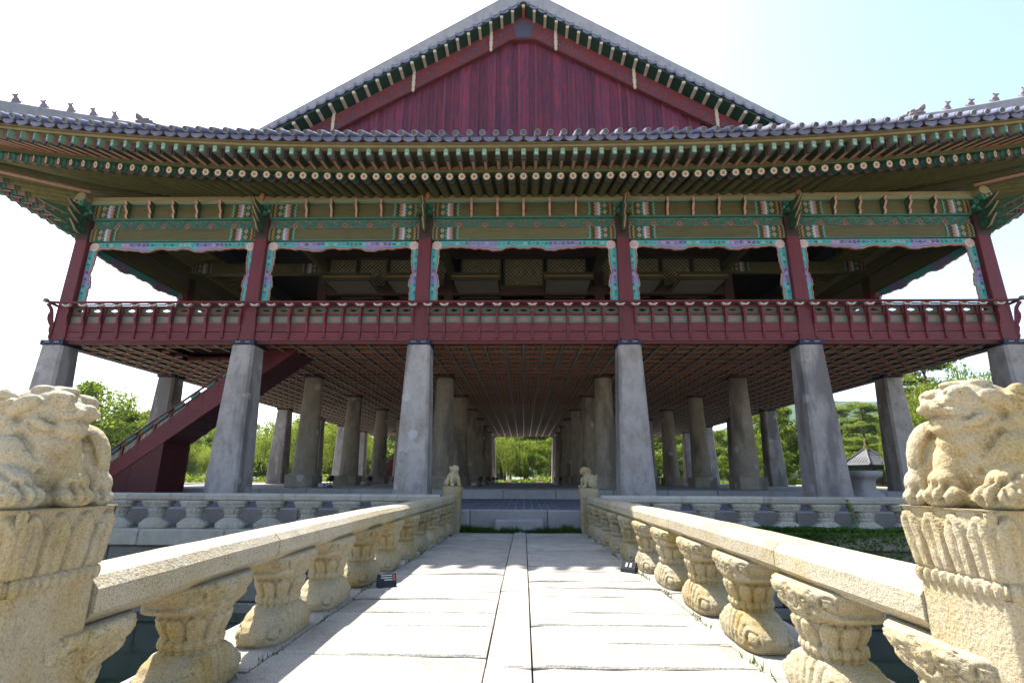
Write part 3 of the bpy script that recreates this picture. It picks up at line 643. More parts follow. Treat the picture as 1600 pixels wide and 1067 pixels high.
BAYS = {0: CXS, 2: CXS, 1: [y-YC for y in RYS], 3: [y-YC for y in RYS]}
# ---- stone columns
def sqcol():
    R = []
    for z, hw in [(-.70, .50), (-.52, .495), (-.50, .478), (.6, .44), (1.8, .405), (3.0, .365), (3.80, .338), (3.806, .32)]:
        c = .07; r = []
        for sx, sy in ((1, 1), (-1, 1), (-1, -1), (1, -1)):
            A = (sx*hw, sy*(hw-c)); B = (sx*(hw-c), sy*hw)
            r += [(*A, z), (*B, z)] if sx*sy > 0 else [(*B, z), (*A, z)]
        R.append(r)
    b = MB(); b.rings(R, G_COL); return b.mesh('stone_column')
def rdcol():
    R = []
    for z, r0 in [(.0, .47), (.015, .47), (.02, .455), (.28, .445), (.285, .435), (1.2, .41), (2.4, .375), (3.4, .345), (3.76, .34), (3.80, .33)]:
        R.append([(r0*cos(2*pi*j/32), r0*sin(2*pi*j/32), z) for j in range(32)])
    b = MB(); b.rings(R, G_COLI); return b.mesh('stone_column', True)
def capme(w, rnd_=False):
    b = MB()
    if rnd_:
        b.rings([[(w*cos(2*pi*j/24), w*sin(2*pi*j/24), z) for j in range(24)] for z in (0, .13)], DKBR)
    else:
        # cap with notched lower edge
        for s in range(4):
            M = Matrix.Rotation(s*pi/2, 4, 'Z'); n_ = 9; pts = []
            for i in range(n_+1): pts.append((-w+2*w*i/n_, (.0, .025)[i % 2]))
            for (xa, za), (xb, zb) in zip(pts, pts[1:]):
                b.poly([M @ Vector((xa, -w, za)), M @ Vector((xb, -w, zb)), M @ Vector((xb, -w, .16)), M @ Vector((xa, -w, .16))], NAVY)
        b.poly([(-w, -w, .16), (w, -w, .16), (w, w, .16), (-w, w, .16)], NAVY); b.poly([(-w, -w, .02), (w, -w, .02), (w, w, .02), (-w, w, .02)], NAVY)
        for cx in (-w*.42, w*.42):
            for sg in (-1, 1):
                pts = [(cx+sg*(.005+.07*t), .075+.035*sin(t*pi)) for t in [i/5 for i in range(6)]]
                b.ribbon(pts, .014, -w-.004, -w, PINKW)
    return b.mesh('column_cap')
SQ, RD, CAPS, CAPR = sqcol(), rdcol(), capme(.352), capme(.40, True)
PL = MB().cbox(-.52, .52, -.52, .52, 0, .46, G_COLI, .02).mesh('plinth')
WC = []
WCM = MB(); WCM.cbox(-.225, .225, -.225, .225, 3.95, 4.6, REDC, .02)
def wcol():
    R = []
    for z, hw in [(3.97, .228), (4.6, .222), (5.6, .212), (6.6, .203), (7.32, .197)]:
        c = .018; r = []
        for sx, sy in ((1, 1), (-1, 1), (-1, -1), (1, -1)):
            A = (sx*hw, sy*(hw-c)); B = (sx*(hw-c), sy*hw); r += [(*A, z), (*B, z)] if sx*sy > 0 else [(*B, z), (*A, z)]
        R.append(r)
    b = MB(); b.rings(R, REDC); b.box(-.205, .205, -.205, .205, 7.32, 7.38, DARKP); b.box(-.196, .196, -.196, .196, 7.38, 8.06, DKBR); return b.mesh('wooden_column')
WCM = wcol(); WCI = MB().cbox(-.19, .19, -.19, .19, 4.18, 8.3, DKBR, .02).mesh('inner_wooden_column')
for j, y in enumerate(RYS):
    for i, x in enumerate(CXS):
        outer = i in (0, 5) or j in (0, 7)
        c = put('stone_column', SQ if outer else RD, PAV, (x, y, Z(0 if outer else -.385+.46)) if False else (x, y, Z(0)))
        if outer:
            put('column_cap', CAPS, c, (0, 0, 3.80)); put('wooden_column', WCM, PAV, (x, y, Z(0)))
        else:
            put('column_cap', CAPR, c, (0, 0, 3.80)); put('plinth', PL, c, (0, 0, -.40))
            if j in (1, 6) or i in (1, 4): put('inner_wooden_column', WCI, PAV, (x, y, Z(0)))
# ---- floor grid seen from below
HY0, HY1, HX0, HX1 = 17.3, 15.85, -11.6, -7.35      # stair opening
def holes(y): return HX0 if HX0 else None
jm = MB(); jm.cbox(-.045, .045, 0, 1, 0, .16, DKBR, .006)
nlo = 48; dxl = 28.5/nlo
COF = flat('coffer_tan_green_paint', (.46, .42, .27), ns=12, amt=.5); PINKB = flat('brown_grey_paint', (.34, .28, .22)); bl = MB(); bl.box(-.032, .032, 0, 1, .012, .022, PINKB); bl.box(-.04, .04, 0, 1, .022, .17, DKBR)
blm = bl.mesh('floor_joist')
for i in range(nlo+1):
    x = -14.25+dxl*i
    segs = [(14.9, 50.7)]
    for oy0 in (15.85, 45.0):
        if HX0 < x < HX1:
            a = [s_ for s_ in segs if s_[0] < oy0 < s_[1]][0]; segs.remove(a); segs += [(a[0], oy0), (oy0+1.45, a[1])]
    for a, b_ in segs: put('floor_joist', blm, PAV, (x, a, Z(3.86)), 0, (1, b_-a, 1))
bc = MB(); bc.box(0, 1, -.03, .03, .032, .038, PINKB); bc.box(0, 1, -.035, .035, .038, .105, ORANGE); bc.box(0, 1, -.03, .03, .105, .18, DKBR); bcm = bc.mesh('floor_cross_beam')
ORF, ORG2 = flat('orange_toned_for_far_light', (.24, .085, .045)), flat('brown_toned_for_far_light', (.32, .20, .14))  # far beams carry the same orange; the light there is painted in as brown
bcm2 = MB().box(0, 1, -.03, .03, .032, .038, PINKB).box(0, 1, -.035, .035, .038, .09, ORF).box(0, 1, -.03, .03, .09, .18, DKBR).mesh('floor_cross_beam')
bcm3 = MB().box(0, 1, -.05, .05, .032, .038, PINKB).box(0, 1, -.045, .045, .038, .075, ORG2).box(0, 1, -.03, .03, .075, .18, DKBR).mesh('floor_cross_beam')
ncr = int(35.6/.665)
for j in range(ncr+1):
    y = 15.38+.665*j
    segs = [(-14.2, 14.2)]
    for oy0 in (15.85, 45.0):
        if oy0 < y < oy0+1.45: segs = [(-14.2, HX0), (HX1, 14.2)]
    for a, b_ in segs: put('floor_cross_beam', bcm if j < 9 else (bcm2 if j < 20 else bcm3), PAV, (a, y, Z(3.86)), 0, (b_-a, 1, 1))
cm = MB(); cm.poly([(-.26, -.29, 0), (.26, -.29, 0), (.26, .29, 0), (-.26, .29, 0)], CELL); cme = cm.mesh('ceiling_panel')
field = MB(); cnt = 0
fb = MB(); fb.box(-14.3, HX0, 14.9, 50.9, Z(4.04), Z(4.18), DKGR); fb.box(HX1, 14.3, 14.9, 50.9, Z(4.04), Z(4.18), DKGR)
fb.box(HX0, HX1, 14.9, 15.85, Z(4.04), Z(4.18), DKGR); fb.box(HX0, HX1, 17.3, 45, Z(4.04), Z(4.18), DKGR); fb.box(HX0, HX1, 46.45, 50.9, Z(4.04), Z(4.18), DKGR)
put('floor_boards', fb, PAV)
for oy0 in (15.85, 45.0):
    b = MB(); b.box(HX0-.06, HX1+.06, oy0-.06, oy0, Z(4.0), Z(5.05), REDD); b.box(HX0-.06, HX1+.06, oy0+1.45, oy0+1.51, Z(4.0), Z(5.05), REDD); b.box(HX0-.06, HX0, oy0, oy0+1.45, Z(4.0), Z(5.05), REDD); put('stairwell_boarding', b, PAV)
# carved rosette of each coffer: first rows single, the rest joined
def ros(b, x, y, z, k=8):
    for q in range(4):
        a = q*pi/2; ca, sa = cos(a), sin(a)
        P = lambda u, v, w_: (x+u*ca-v*sa, y+u*sa+v*ca, z+w_)
        b.poly([P(.05, -.02, 0), P(.25, -.07, 0), P(.25, .07, 0), P(.05, .02, 0)], COF)
rm = MB(); ros(rm, 0, 0, 0); rm.box(-.035, .035, -.035, .035, -.03, .0, OCHRE)
for a in ((-.17, -.19), (.17, -.19), (.17, .19), (-.17, .19)): rm.box(a[0]-.075, a[0]+.075, a[1]-.06, a[1]+.06, -.005, .0, COF)
for a in ((-.17, -.19), (.17, -.19), (.17, .19), (-.17, .19)): rm.box(a[0]-.04, a[0]+.04, a[1]-.035, a[1]+.035, -.012, -.005, MINT)
rme = rm.mesh('coffer_panel')
def incell_hole(x, y):
    return HX0-.2 < x < HX1+.2 and (15.6 < y < 17.5 or 44.8 < y < 46.7)
ncell = 0; fv = MB()
for j in range(ncr):
    y = 15.38+.665*(j-.5) if j else 15.05
    for i in range(nlo):
        x = -14.25+dxl*(i+.5)
        if incell_hole(x, y): continue
        if j < 6: put('coffer_panel', rme, PAV, (x, y, Z(3.945)), 0, (1, 1 if j else .5, 1)); ncell += 1
        elif j < 53:
            ros(fv, x, y, Z(3.945))
            for a in ((-.17, -.19), (.17, -.19), (.17, .19), (-.17, .19)): fv.poly([(x+a[0]-.07, y+a[1]-.06, Z(3.94)), (x+a[0]+.07, y+a[1]-.06, Z(3.94)), (x+a[0]+.07, y+a[1]+.06, Z(3.94)), (x+a[0]-.07, y+a[1]+.06, Z(3.94))], COF)
put('coffer_panel_field', fv, PAV, kind='stuff')
# ---- balcony fascia and railing for each side
bpf = [(-.0, 3.98), (.06, 4.02), (.085, 4.10), (.07, 4.17), (.10, 4.25), (.12, 4.34), (.10, 4.42), (.16, 4.50), (.22, 4.62), (.235, 4.74), (.20, 4.84), (.21, 4.92), (.27, 5.0), (.33, 5.06), (.33, 5.10), (.22, 5.10), (.10, 4.95), (.06, 4.8), (.02, 4.6), (-.0, 4.5)]
rb = MB(); rb.prism([(-a, b_) for a, b_ in bpf], 'x', -.032, .032, RED)
for z0 in (4.04, 4.13, 4.20, 4.29, 4.38, 4.46): rb.box(-.042, .042, -.11, -.03, z0, z0+.035, RED)
rbm = rb.mesh('railing_bracket')
lc = MB(); lp = []
for i in range(17):
    t = pi*i/16; lp.append((.125*cos(t)*(1+.12*abs(cos(3*t))), -.015-.075*sin(t)*(1+.1*cos(6*t))))
lc.prism([(x, z+.06) for x, z in lp], 'y', -.05, .05, PINKW); lc.prism([(x*.55, z*.55+.058) for x, z in lp], 'y', -.054, .0, GREEN)
lcm = lc.mesh('lotus_cap')
SLOTG = flat('slot_panel_paint', (.095, .105, .07), ns=20, amt=.6)
def fascia(s):
    B = BAYS[s]
    for k, (a, b_) in enumerate(zip(B, B[1:])):
        a2, b2 = a+.20, b_-.20; lf = s in (0,)
        for z0, z1, dz in ((3.955, 4.235, 0), (4.245, 4.52, .006)):
            m = MB(); m.cbox(a2, b2, -.20-dz, -.12, z0, z1, RED, .008); onside('fascia_board', m, s, 0, 0, 0)
        m = MB(); m.box(a2, b2, -.185, -.06, 3.86, 3.95, MAROON); onside('fascia_bottom_beam', m, s, 0, 0, 0)
        m = MB(); m.box(a2, b2, -.119, -.105, 4.50, 4.80, RED); onside('railing_back_board', m, s, 0, 0, 0)
        m = MB(); m.cbox(a2, b2, -.175, -.09, 4.77, 4.835, RED, .008); onside('railing_mid_rail', m, s, 0, 0, 0)
        m = MB(); m.cbox(a2, b2, -.175, -.09, 5.03, 5.085, RED, .008); onside('railing_top_strip', m, s, 0, 0, 0)
        nb = 11 if (s in (0, 2) and k == 2) else (10 if s in (0, 2) and k in (0, 4) else 9)
        sp = (b2-a2)/nb
        for i in range(nb):
            u = a2+sp*(i+.5)
            if s != 2:
                p = MB(); p.box(-sp/2+.03, sp/2-.03, -.14, -.12, 4.53, 4.765, LOZ); o = onside('painted_panel', p, s, u, 0, 0)
                me = o.data                       # centre the print on the panel
                for v in me.vertices: v.co.z -= 4.65
                o.matrix_world = o.matrix_world @ Matrix.Translation((0, 0, 4.65))
                q = MB()
                z0, z1, x0, x1 = 4.84, 5.03, -sp/2+.035, sp/2-.035; cx = .11; zc_ = 4.935
                q.box(x0, x1, -.135, -.12, zc_+.04, z1, SLOTG); q.box(x0, x1, -.135, -.12, z0, zc_-.04, SLOTG)
                q.box(x0, -cx, -.135, -.12, zc_-.04, zc_+.04, SLOTG); q.box(cx, x1, -.135, -.12, zc_-.04, zc_+.04, SLOTG)
                q.box(-cx, -.05, -.135, -.12, zc_+.02, zc_+.04, SLOTG); q.box(-cx, -.05, -.135, -.12, zc_-.04, zc_-.02, SLOTG); q.box(.05, cx, -.135, -.12, zc_+.02, zc_+.04, SLOTG); q.box(.05, cx, -.135, -.12, zc_-.04, zc_-.02, SLOTG)
                onside('slotted_panel', q, s, u, 0, 0)
            m = MB(); m.box(-.028, .028, -.172, -.10, 4.835, 5.03, RED); onside('railing_post', m, s, u+sp/2, 0, 0) if s != 2 and i < nb-1 else None
        for i in range(nb+1):
            u = a2+sp*i; u += .03 if i == 0 else (-.03 if i == nb else 0)
            onside('railing_bracket', rbm, s, u, .185, 0, scale=(1, .62, 1)); onside('lotus_cap', lcm, s, u, .38, 5.03)
    hr = MB(); L = B[-1]+.42; pts = [(-L-.05, -.38, 5.20), (-L+.1, -.38, 5.155)]+[(x, -.38, 5.135) for x in [-L+.4+(2*L-.8)*i/20 for i in range(21)]]+[(L-.1, -.38, 5.155), (L+.05, -.38, 5.20)]
    hr.tube(pts, .042, RED, 8); onside('handrail', hr, s, 0, 0, 0)
    hr = MB(); hr.box(-L+.5, L-.5, -.19, -.12, 5.11, 5.14, RED); onside('railing_cap_strip', hr, s, 0, 0, 0)
    for sg in (-1, 1):
        m = MB(); m.prism([(-a, b_) for a, b_ in bpf], 'x', -.04, .04, RED)
        u = sg*(B[-1]+.22); onside('corner_bracket', m, s, u, .20, 0, sg*pi/4, scale=(1, .8, 1)) if sg > 0 else None; 
        lcx = MB(); lcx.box(-.05, .05, -.05, .05, -.035, .045, GREYG); onside('handrail_tip', lcx, s, sg*(L+.04), .38, 5.19)
for s in (0, 1, 2, 3): fascia(s)
# ---- entablature
def zig(x0, x1, z0, z1, cols, y, mb, sg=1, amp=.02):
    n_ = len(cols); wds = (x1-x0)/n_; zs = [z0+(z1-z0)*i/8 for i in range(9)]
    off = [(amp if i % 2 else -amp)*(1 if 0 < i < 8 else 0) for i in range(9)]
    for k, c in enumerate(cols):
        xa, xb = x0+wds*k, x0+wds*(k+1)
        if c is None: continue
        for i in range(8):
            mb.poly([(xa+off[i], y, zs[i]), (xb+off[i], y, zs[i]), (xb+off[i+1], y, zs[i+1]), (xa+off[i+1], y, zs[i+1])], c)
def disc(mb, cx, cz, r, y, mat, k=8, ph=0): mb.poly([(cx+r*cos(ph+2*pi*i/k), y, cz+r*sin(ph+2*pi*i/k)) for i in range(k)], mat)
def painted_end(h, L=.85):
    b = MB(); cols = [GREYG, DKBR, OCHRE, GREEN, None, None, None, TEAL, PINKW, PURP, OCHRE, DKBR, GREEN, MINT]
    w1 = L/len(cols)
    b.box(0, L, -.012, 0, 0, h, DKBR)
    zig(0, L, 0, h, cols, -.016, b)
    x = w1*4; b.poly([(x-.01, -.0145, 0), (x+3*w1+.01, -.0145, 0), (x+3*w1+.01, -.0145, h), (x-.01, -.0145, h)], GREEN)
    for cz in (h*.75, h*.27):
        for q in range(6): disc(b, x+1.5*w1+.045*cos(q*pi/3), cz+.045*sin(q*pi/3), .024, -.0185, PINK, 6)
        disc(b, x+1.5*w1, cz, .02, -.021, OCHRE, 6)
    for cz in (0.03, h*.5, h-.03): b.ribbon(spiral(x+1.5*w1, cz, .035, 1), .012, -.021, -.0145, MINT)
    return b.mesh('painted_beam_end')
PE1, PE2 = painted_end(.42), painted_end(.46)
def scroll_unit(W=.78, h=.28):
    b = MB()
    for sg in (-1, 1):
        b.ribbon([(sg*.02, 0+.04), (sg*W*.18, h*.12), (sg*W*.32, h*.45), (sg*W*.40, h*.9)], .03, -.03, 0, TEAL)
        b.ribbon(spiral(sg*W*.23, h*.68, .075, 1.3, pi if sg > 0 else pi, sg), .026, -.032, 0, TEAL)
        b.ribbon(spiral(sg*W*.11, h*.30, .055, 1.2, 0, sg), .022, -.03, 0, TEAL)
        b.ribbon(spiral(sg*W*.42, h*.28, .045, 1.2, 1, sg), .018, -.025, 0, GREYG)
        b.ribbon(spiral(sg*W*.10, h*.78, .04, 1, 1, sg), .018, -.028, 0, MINT)
    b.ribbon([(-W/2, h*.92), (-W/4, h), (0, h*.9), (W/4, h), (W/2, h*.92)], .02, -.028, 0, MINT)
    b.ribbon([(-W*.5, .02), (-W*.42, h*.4), (-W*.5, h*.6)], .016, -.02, 0, PINK); b.ribbon([(W*.5, .02), (W*.42, h*.4), (W*.5, h*.6)], .016, -.02, 0, PINK)
    return b.mesh('scroll_carving')
SCU = scroll_unit()
def hwaban():
    b = MB(); prof = [(0, 8.06), (-.10, 8.06), (-.14, 8.16), (-.11, 8.25), (-.18, 8.34), (-.24, 8.42), (-.20, 8.52), (-.27, 8.60), (0, 8.60)]
    b.prism(prof, 'x', -.035, .035, GREEN, PINK)
    for x in (-.037, .037):
        for cy, cz, r in ((-.06, 8.16, .05), (-.10, 8.42, .07)):
            P = spiral(cy, cz, r, 1.2)
            for (a0, a1), (b0, b1) in zip(P, P[1:]): b.poly([(x, a0, a1-.012), (x, b0, b1-.012), (x, b0, b1+.012), (x, a0, a1+.012)], TEAL)
    return b.mesh('small_bracket')
HW = hwaban()
def wing_bracket(bud=True):
    """bracket set above a column: stacked green wings with a lotus bud, pointing outward (-y)"""
    b = MB()
    for z0, out, up in ((7.52, .55, .28), (7.82, .70, .30), (8.12, .78, .26)):
        prof = [(0, z0), (-.16, z0-.02), (-.30, z0+.02), (-out*.75, z0+up*.55), (-out, z0+up), (-out*.82, z0+up*.95), (-.36, z0+.24), (-.22, z0+.30), (0, z0+.30)]
        b.prism(prof, 'x', -.055, .055, GREEN, OLGR); b.prism([(p_-.004 if p_ < 0 else 0, q_) for p_, q_ in prof], 'x', -.012, .012, PINK)
        for x in (-.058, .058):
            for cy, cz, r in ((-.10, z0+.12, .07), (-.24, z0+.14, .055)):
                P = spiral(cy, cz, r, 1.3)
                for (a0, a1), (c0, c1) in zip(P, P[1:]): b.poly([(x, a0, a1-.011), (x, c0, c1-.011), (x, c0, c1+.011), (x, a0, a1+.011)], TEAL)
    if bud: b.rings([[(.11*r*cos(2*pi*j/12)+.11, -.42-.0+.11*r*sin(2*pi*j/12), z) for j in range(12)] for z, r in ((8.44, .25), (8.50, .6), (8.58, .75), (8.66, .6), (8.72, .15))], BROWNP)
    for sg in (-1, 1):
        b.ribbon(spiral(sg*.17, 8.35, .085, 1.4, 0, sg), .03, -.22, -.10, TEAL); b.ribbon(spiral(sg*.15, 8.17, .06, 1.2, 2, sg), .025, -.21, -.10, TEAL); b.ribbon(spiral(sg*.27, 8.22, .05, 1.2, 1, sg), .02, -.2, -.10, MINT)
        b.box(sg*.12-.08 if sg > 0 else -.20, .20 if sg > 0 else -.04, -.10, -.02, 8.06, 8.5, GREEN)
    b.box(-.22, .22, -.23, .0, 8.04, 8.12, GREEN)
    return b.mesh('column_bracket')
WB = wing_bracket(); WBC = wing_bracket(False)
def frame(W):
    """scalloped carved frame under the lintel of a bay of clear width W; hangs from z=7.30"""
    b = MB(); T = 7.30; hw = W/2; low = lambda x: T-.19-.12*max(0, sin(abs(x)*3.1-1.2))**1.5-.05*max(0, cos(x*4.2))-.03*abs(sin(x*11))
    n_ = int(W/.06); xs = [-hw+.0+(W)*i/n_ for i in range(n_+1)]
    cut = hw-.36
    def lowz(x):
        a = abs(x)
        return low(a) if a < cut else low(cut)-(a-cut)*.25
    lows = [(x, lowz(x)) for x in xs if abs(x) < hw-.20]
    for (xa, za), (xb, zb) in zip(lows, lows[1:]):
        xm = abs((xa+xb)/2); c = PURP if (hw*.28 < xm < hw*.62) else CYAN
        b.poly([(xa, -.03, za), (xb, -.03, zb), (xb, -.03, T), (xa, -.03, T)], c)
        b.poly([(xa, .03, za), (xb, .03, zb), (xb, .03, T), (xa, .03, T)], c)
        b.poly([(xa, -.03, za), (xb, -.03, zb), (xb, .03, zb), (xa, .03, za)], PINKW)
    for (xa, za), (xb, zb) in zip(lows, lows[1:]):
        b.poly([(xa, -.042, za-.012), (xb, -.042, zb-.012), (xb, -.042, zb+.018), (xa, -.042, za+.018)], PINK)
        b.poly([(xa, -.034, za+.018), (xb, -.034, zb+.018), (xb, -.034, zb+.038), (xa, -.034, za+.038)], MAROON)
        b.poly([(xa, -.042, za-.012), (xb, -.042, zb-.012), (xb, .03, zb-.012), (xa, .03, za-.012)], PINK)
    x = -hw+.42
    while x < hw-.4:
        b.ribbon(spiral(x, T-.09, .055, 1.3, rnd.uniform(0, 6), 1 if rnd.random() > .5 else -1, 9), .016, -.040, -.03, rnd.choice((GREEN, MINT, DARKP, PINKW, VIOLB))); x += .135
    for (xa, za), (xb, zb) in zip(lows, lows[1:]): b.poly([(xa, .042, za-.012), (xb, .042, zb-.012), (xb, .042, zb+.018), (xa, .042, za+.018)], PINK)
    for sg in (-1, 1):
        cx, cz = sg*(hw-.165), T-.16
        P = [(cx+.15*(1+.06*cos(9*t))*cos(t), cz+.15*(1+.06*cos(9*t))*sin(t)) for t in [2*pi*i/36 for i in range(36)]]
        b.prism(P, 'y', -.05, .03, PINKW); b.ribbon(spiral(cx, cz, .10, 1.2, 0, sg), .012, -.056, -.05, PINK)
        inn = lambda z: hw-.13-.085*abs(sin((T-z)*2.4+.3))-.02*sin((T-z)*15)**2-(.07 if T-1.55 < z < T-1.15 else 0)
        zs = [T-.22-1.78*i/30 for i in range(31)]
        for k, (za, zb) in enumerate(zip(zs, zs[1:])):
            c = CYAN if k < 12 or k > 20 else PURP; ia, ib = inn(za)*sg, inn(zb)*sg
            for yy in (-.03, .03): b.poly([(ia, yy, za), (sg*hw, yy, za), (sg*hw, yy, zb), (ib, yy, zb)], c)
            b.poly([(ia, -.042, za), (ia-sg*.022, -.042, za), (ib-sg*.022, -.042, zb), (ib, -.042, zb)], PINK)
            b.poly([(ia-sg*.022, -.042, za), (ib-sg*.022, -.042, zb), (ib-sg*.022, .03, zb), (ia-sg*.022, .03, za)], PINKW)
            b.poly([(ia+sg*.018, -.034, za), (ia, -.034, za), (ib, -.034, zb), (ib+sg*.018, -.034, zb)], MAROON)
        for k in range(14): b.ribbon(spiral(sg*(hw-.085), T-.30-.12*k, .045, 1.3, rnd.uniform(0, 6), sg, 9), .014, -.040, -.03, (GREEN, MINT, DARKP, PINKW)[k % 4])
    return b.mesh('carved_frame')
fr_cache = {}
SCBK = flat('scroll_ground_paint', (.17, .13, .11), ns=30, amt=.9)
def entab(s):
    B = BAYS[s]; L = B[-1]
    for k, (a, b_) in enumerate(zip(B, B[1:])):
        a2, b2 = a+.20, b_-.20; W = b2-a2; mid = (a+b_)/2
        m = MB(); m.cbox(a2, b2, -.10, .16, 7.315, 7.735, OLIVE, .035); m.box(a2, b2, -.105, -.09, 7.30, 7.335, TEAL); onside('lintel', m, s, 0, 0, 0)
        if s != 2:
            for sg in (-1, 1):
                onside('painted_beam_end', PE1, s, a2 if sg < 0 else b2, .105, 7.315, 0, scale=(1 if sg < 0 else -1, 1, 1))
                onside('painted_beam_end', PE2, s, (a2 if sg < 0 else b2), .165, 8.10, 0, scale=(1 if sg < 0 else -1, 1, 1))
        key = round(W, 2)
        if key not in fr_cache: fr_cache[key] = frame(W)
        onside('carved_frame', fr_cache[key], s, mid, .0, 0)
        m = MB(); m.box(a-.0, b_, -.06, .1, 7.742, 8.03, SCBK); onside('scroll_backing', m, s, 0, 0, 0)
        n_ = round((b_-a-.5)/.78); sp = (b_-a-.44)/n_
        if s != 2:
            for i in range(n_):
                onside('scroll_carving', SCU, s, a+.22+sp*(i+.5), .062, 7.745, 0, scale=(sp/.80, 1, 1))
                onside('small_bracket', HW, s, a+.22+sp*(i+.5), .16, 0) if 0 < i < n_-1 or abs(sp) > .9 else None
            m = MB(); m.box(a, b_, -.19, -.0, 8.035, 8.075, TEAL); onside('teal_strip', m, s, 0, 0, 0)
            m = MB(); m.box(a, b_, -.20, -.0, 8.575, 8.635, MINT); onside('teal_strip', m, s, 0, 0, 0)
        m = MB(); m.cbox(a, b_, -.155, .10, 8.08, 8.57, OLIVE, .02); onside('upper_beam', m, s, 0, 0, 0)
    for i, u in enumerate(B):
        if 0 < i < len(B)-1 and s != 2: onside('column_bracket', WB, s, u, .19, 0)
    m = MB(); m.tube([(-L-.5, -.05, 8.72), (0, -.05, 8.72), (L+.5, -.05, 8.72)], .15, CREAM, 12); m.box(-L, L, -.18, .10, 8.64, 8.86, CREAM); onside('eave_purlin', m, s, 0, 0, 0)
for s in (0, 1, 2, 3): entab(s)
# corner bracket clusters
for sx in (-1, 1):
    for y, sy in ((D0, -1), (D0+2*LY, 1)):
        for a in (0, 45, 90):
            # direction outward: rotate local -y
            base = Vector((sx*sin(radians(a)), sy*cos(radians(a)), 0)); ang = atan2(base.y, base.x)+pi/2
            M = Matrix.Translation((sx*LX, y, Z(0))) @ Matrix.Rotation(ang, 4, 'Z') @ Matrix.Translation((0, -.19, 0)) @ Matrix.Diagonal((1, 1.0 if a != 45 else 1.5, 1, 1))
            put('corner_column_bracket', WBC, PAV, mat=M)
        b = MB(); b.prism([(.26*cos(t), 8.62+.26*sin(t)) for t in [2*pi*i/20 for i in range(20)]], 'y', -.42, -.30, TEAL)
        b.ribbon(spiral(0, 8.62, .2, 1.6, 0, 1, 20), .03, -.44, -.42, GREEN)
        for q in range(8): disc(b, .12*cos(q*pi/4), 8.62+.12*sin(q*pi/4), .04, -.445, PINK, 8)
        base = Vector((sx*.2, sy, 0)); ang = atan2(base.y, base.x)+pi/2
        put('round_purlin_end', b, PAV, mat=Matrix.Translation((sx*(LX+.12), y, Z(0))) @ Matrix.Rotation(ang, 4, 'Z'))
# ---- eaves
OUT = 3.14
def wfun(u, L): return max(0, 1-((L+OUT)-abs(u))/17.44)
def rise(u, L): return .85*wfun(u, L)**2.6
def ext(u, L): return .6*wfun(u, L)**3
def V3(s, u, out, h): return SMS[s] @ Vector((u, -out, Z(h)))
SP = .355
FLOW = MB(); FLOW.rings([[(.118*cos(2*pi*j/14), y, .118*sin(2*pi*j/14)) for j in range(14)] for y in (0, .02)], GREEN)
disc(FLOW, 0, 0, .105, -.002, DARKP, 14)
for q in range(8): disc(FLOW, .068*cos(q*pi/4), .068*sin(q*pi/4), .031, -.006, PETAL, 8)
disc(FLOW, 0, 0, .035, -.009, BROWNP, 8)
FLOWM = FLOW.mesh('rafter_flower')
def rafter_mesh(L=3.1):
    b = MB()
    def band(y0, y1, mat, r0=.118, r1=.118): b.rings([[(r*cos(2*pi*j/14), y, r*sin(2*pi*j/14)) for j in range(14)] for y, r in ((y0, r0), (y1, r1))], mat, cap=False)
    ys = [(.02, .07, RTIP), (.07, .12, TEAL), (.12, .17, RTIP), (.17, .21, GREYG), (.21, .25, ORNG), (.25, .29, VIOLB), (.29, .34, OCHRE), (.34, .38, DARKP), (.38, .46, OLGR), (.46, .485, DARKP)]
    for a, c, m_ in ys: band(a, c, m_)
    band(.485, L, OLIVR, .118, .125)
    return b.mesh('round_rafter', True)
RAF = rafter_mesh()
def fly_mesh(L=1.25):
    b = MB(); w_, h = .062, .10
    b.box(-w_, w_, .0, .10, -h, h, MINT); b.box(-w_-.001, w_+.001, .10, .16, -h-.001, h, GREYG); b.box(-w_, w_, .16, .20, -h, h, ORNG); b.box(-w_, w_, .20, .24, -h, h, VIOLB); b.box(-w_, w_, .24, .29, -h, h, DKBR)
    b.box(-w_*1.15, w_*1.15, .29, .34, -h*1.05, h, GREYG); b.box(-w_, w_, .34, L, -h, h, OLGR); b.box(-w_*.62, w_*.62, .36, L, -h-.008, -h, PINK)
    b.poly([(-.04, -.003, -.07), (.04, -.003, -.07), (.04, -.003, .07), (-.04, -.003, .07)], PALEM)
    b.poly([(-.022, -.006, .0), (.022, -.006, .0), (.022, -.006, .03), (-.022, -.006, .03)], DARKP); disc(b, 0, .02, .011, -.009, PALEM, 6)
    return b.mesh('flying_rafter')
PALEM = flat('pale_mint_paint', (.42, .55, .46))
FLY = fly_mesh()
def tilerow_mesh():
    b = MB(); k = 10; r = .078
    b.rings([[(r*q*cos(2*pi*j/k), y, r*q*sin(2*pi*j/k)) for j in range(k)] for y, q in ((0, 1), (.0, 1), (.05, 1.0), (.06, .93), (1, .93))], TILE, cap=False)
    P = [(r*1.12*cos(2*pi*j/16), r*1.12*sin(2*pi*j/16)) for j in range(16)]
    b.prism(P, 'y', -.02, .012, TILEE); disc(b, 0, 0, r*.75, -.024, TILE, 12); b.ribbon([(r*.9*cos(2*pi*j/12), r*.9*sin(2*pi*j/12)) for j in range(13)], .014, -.028, -.02, PLAST)
    return b.mesh('cover_tile_row')
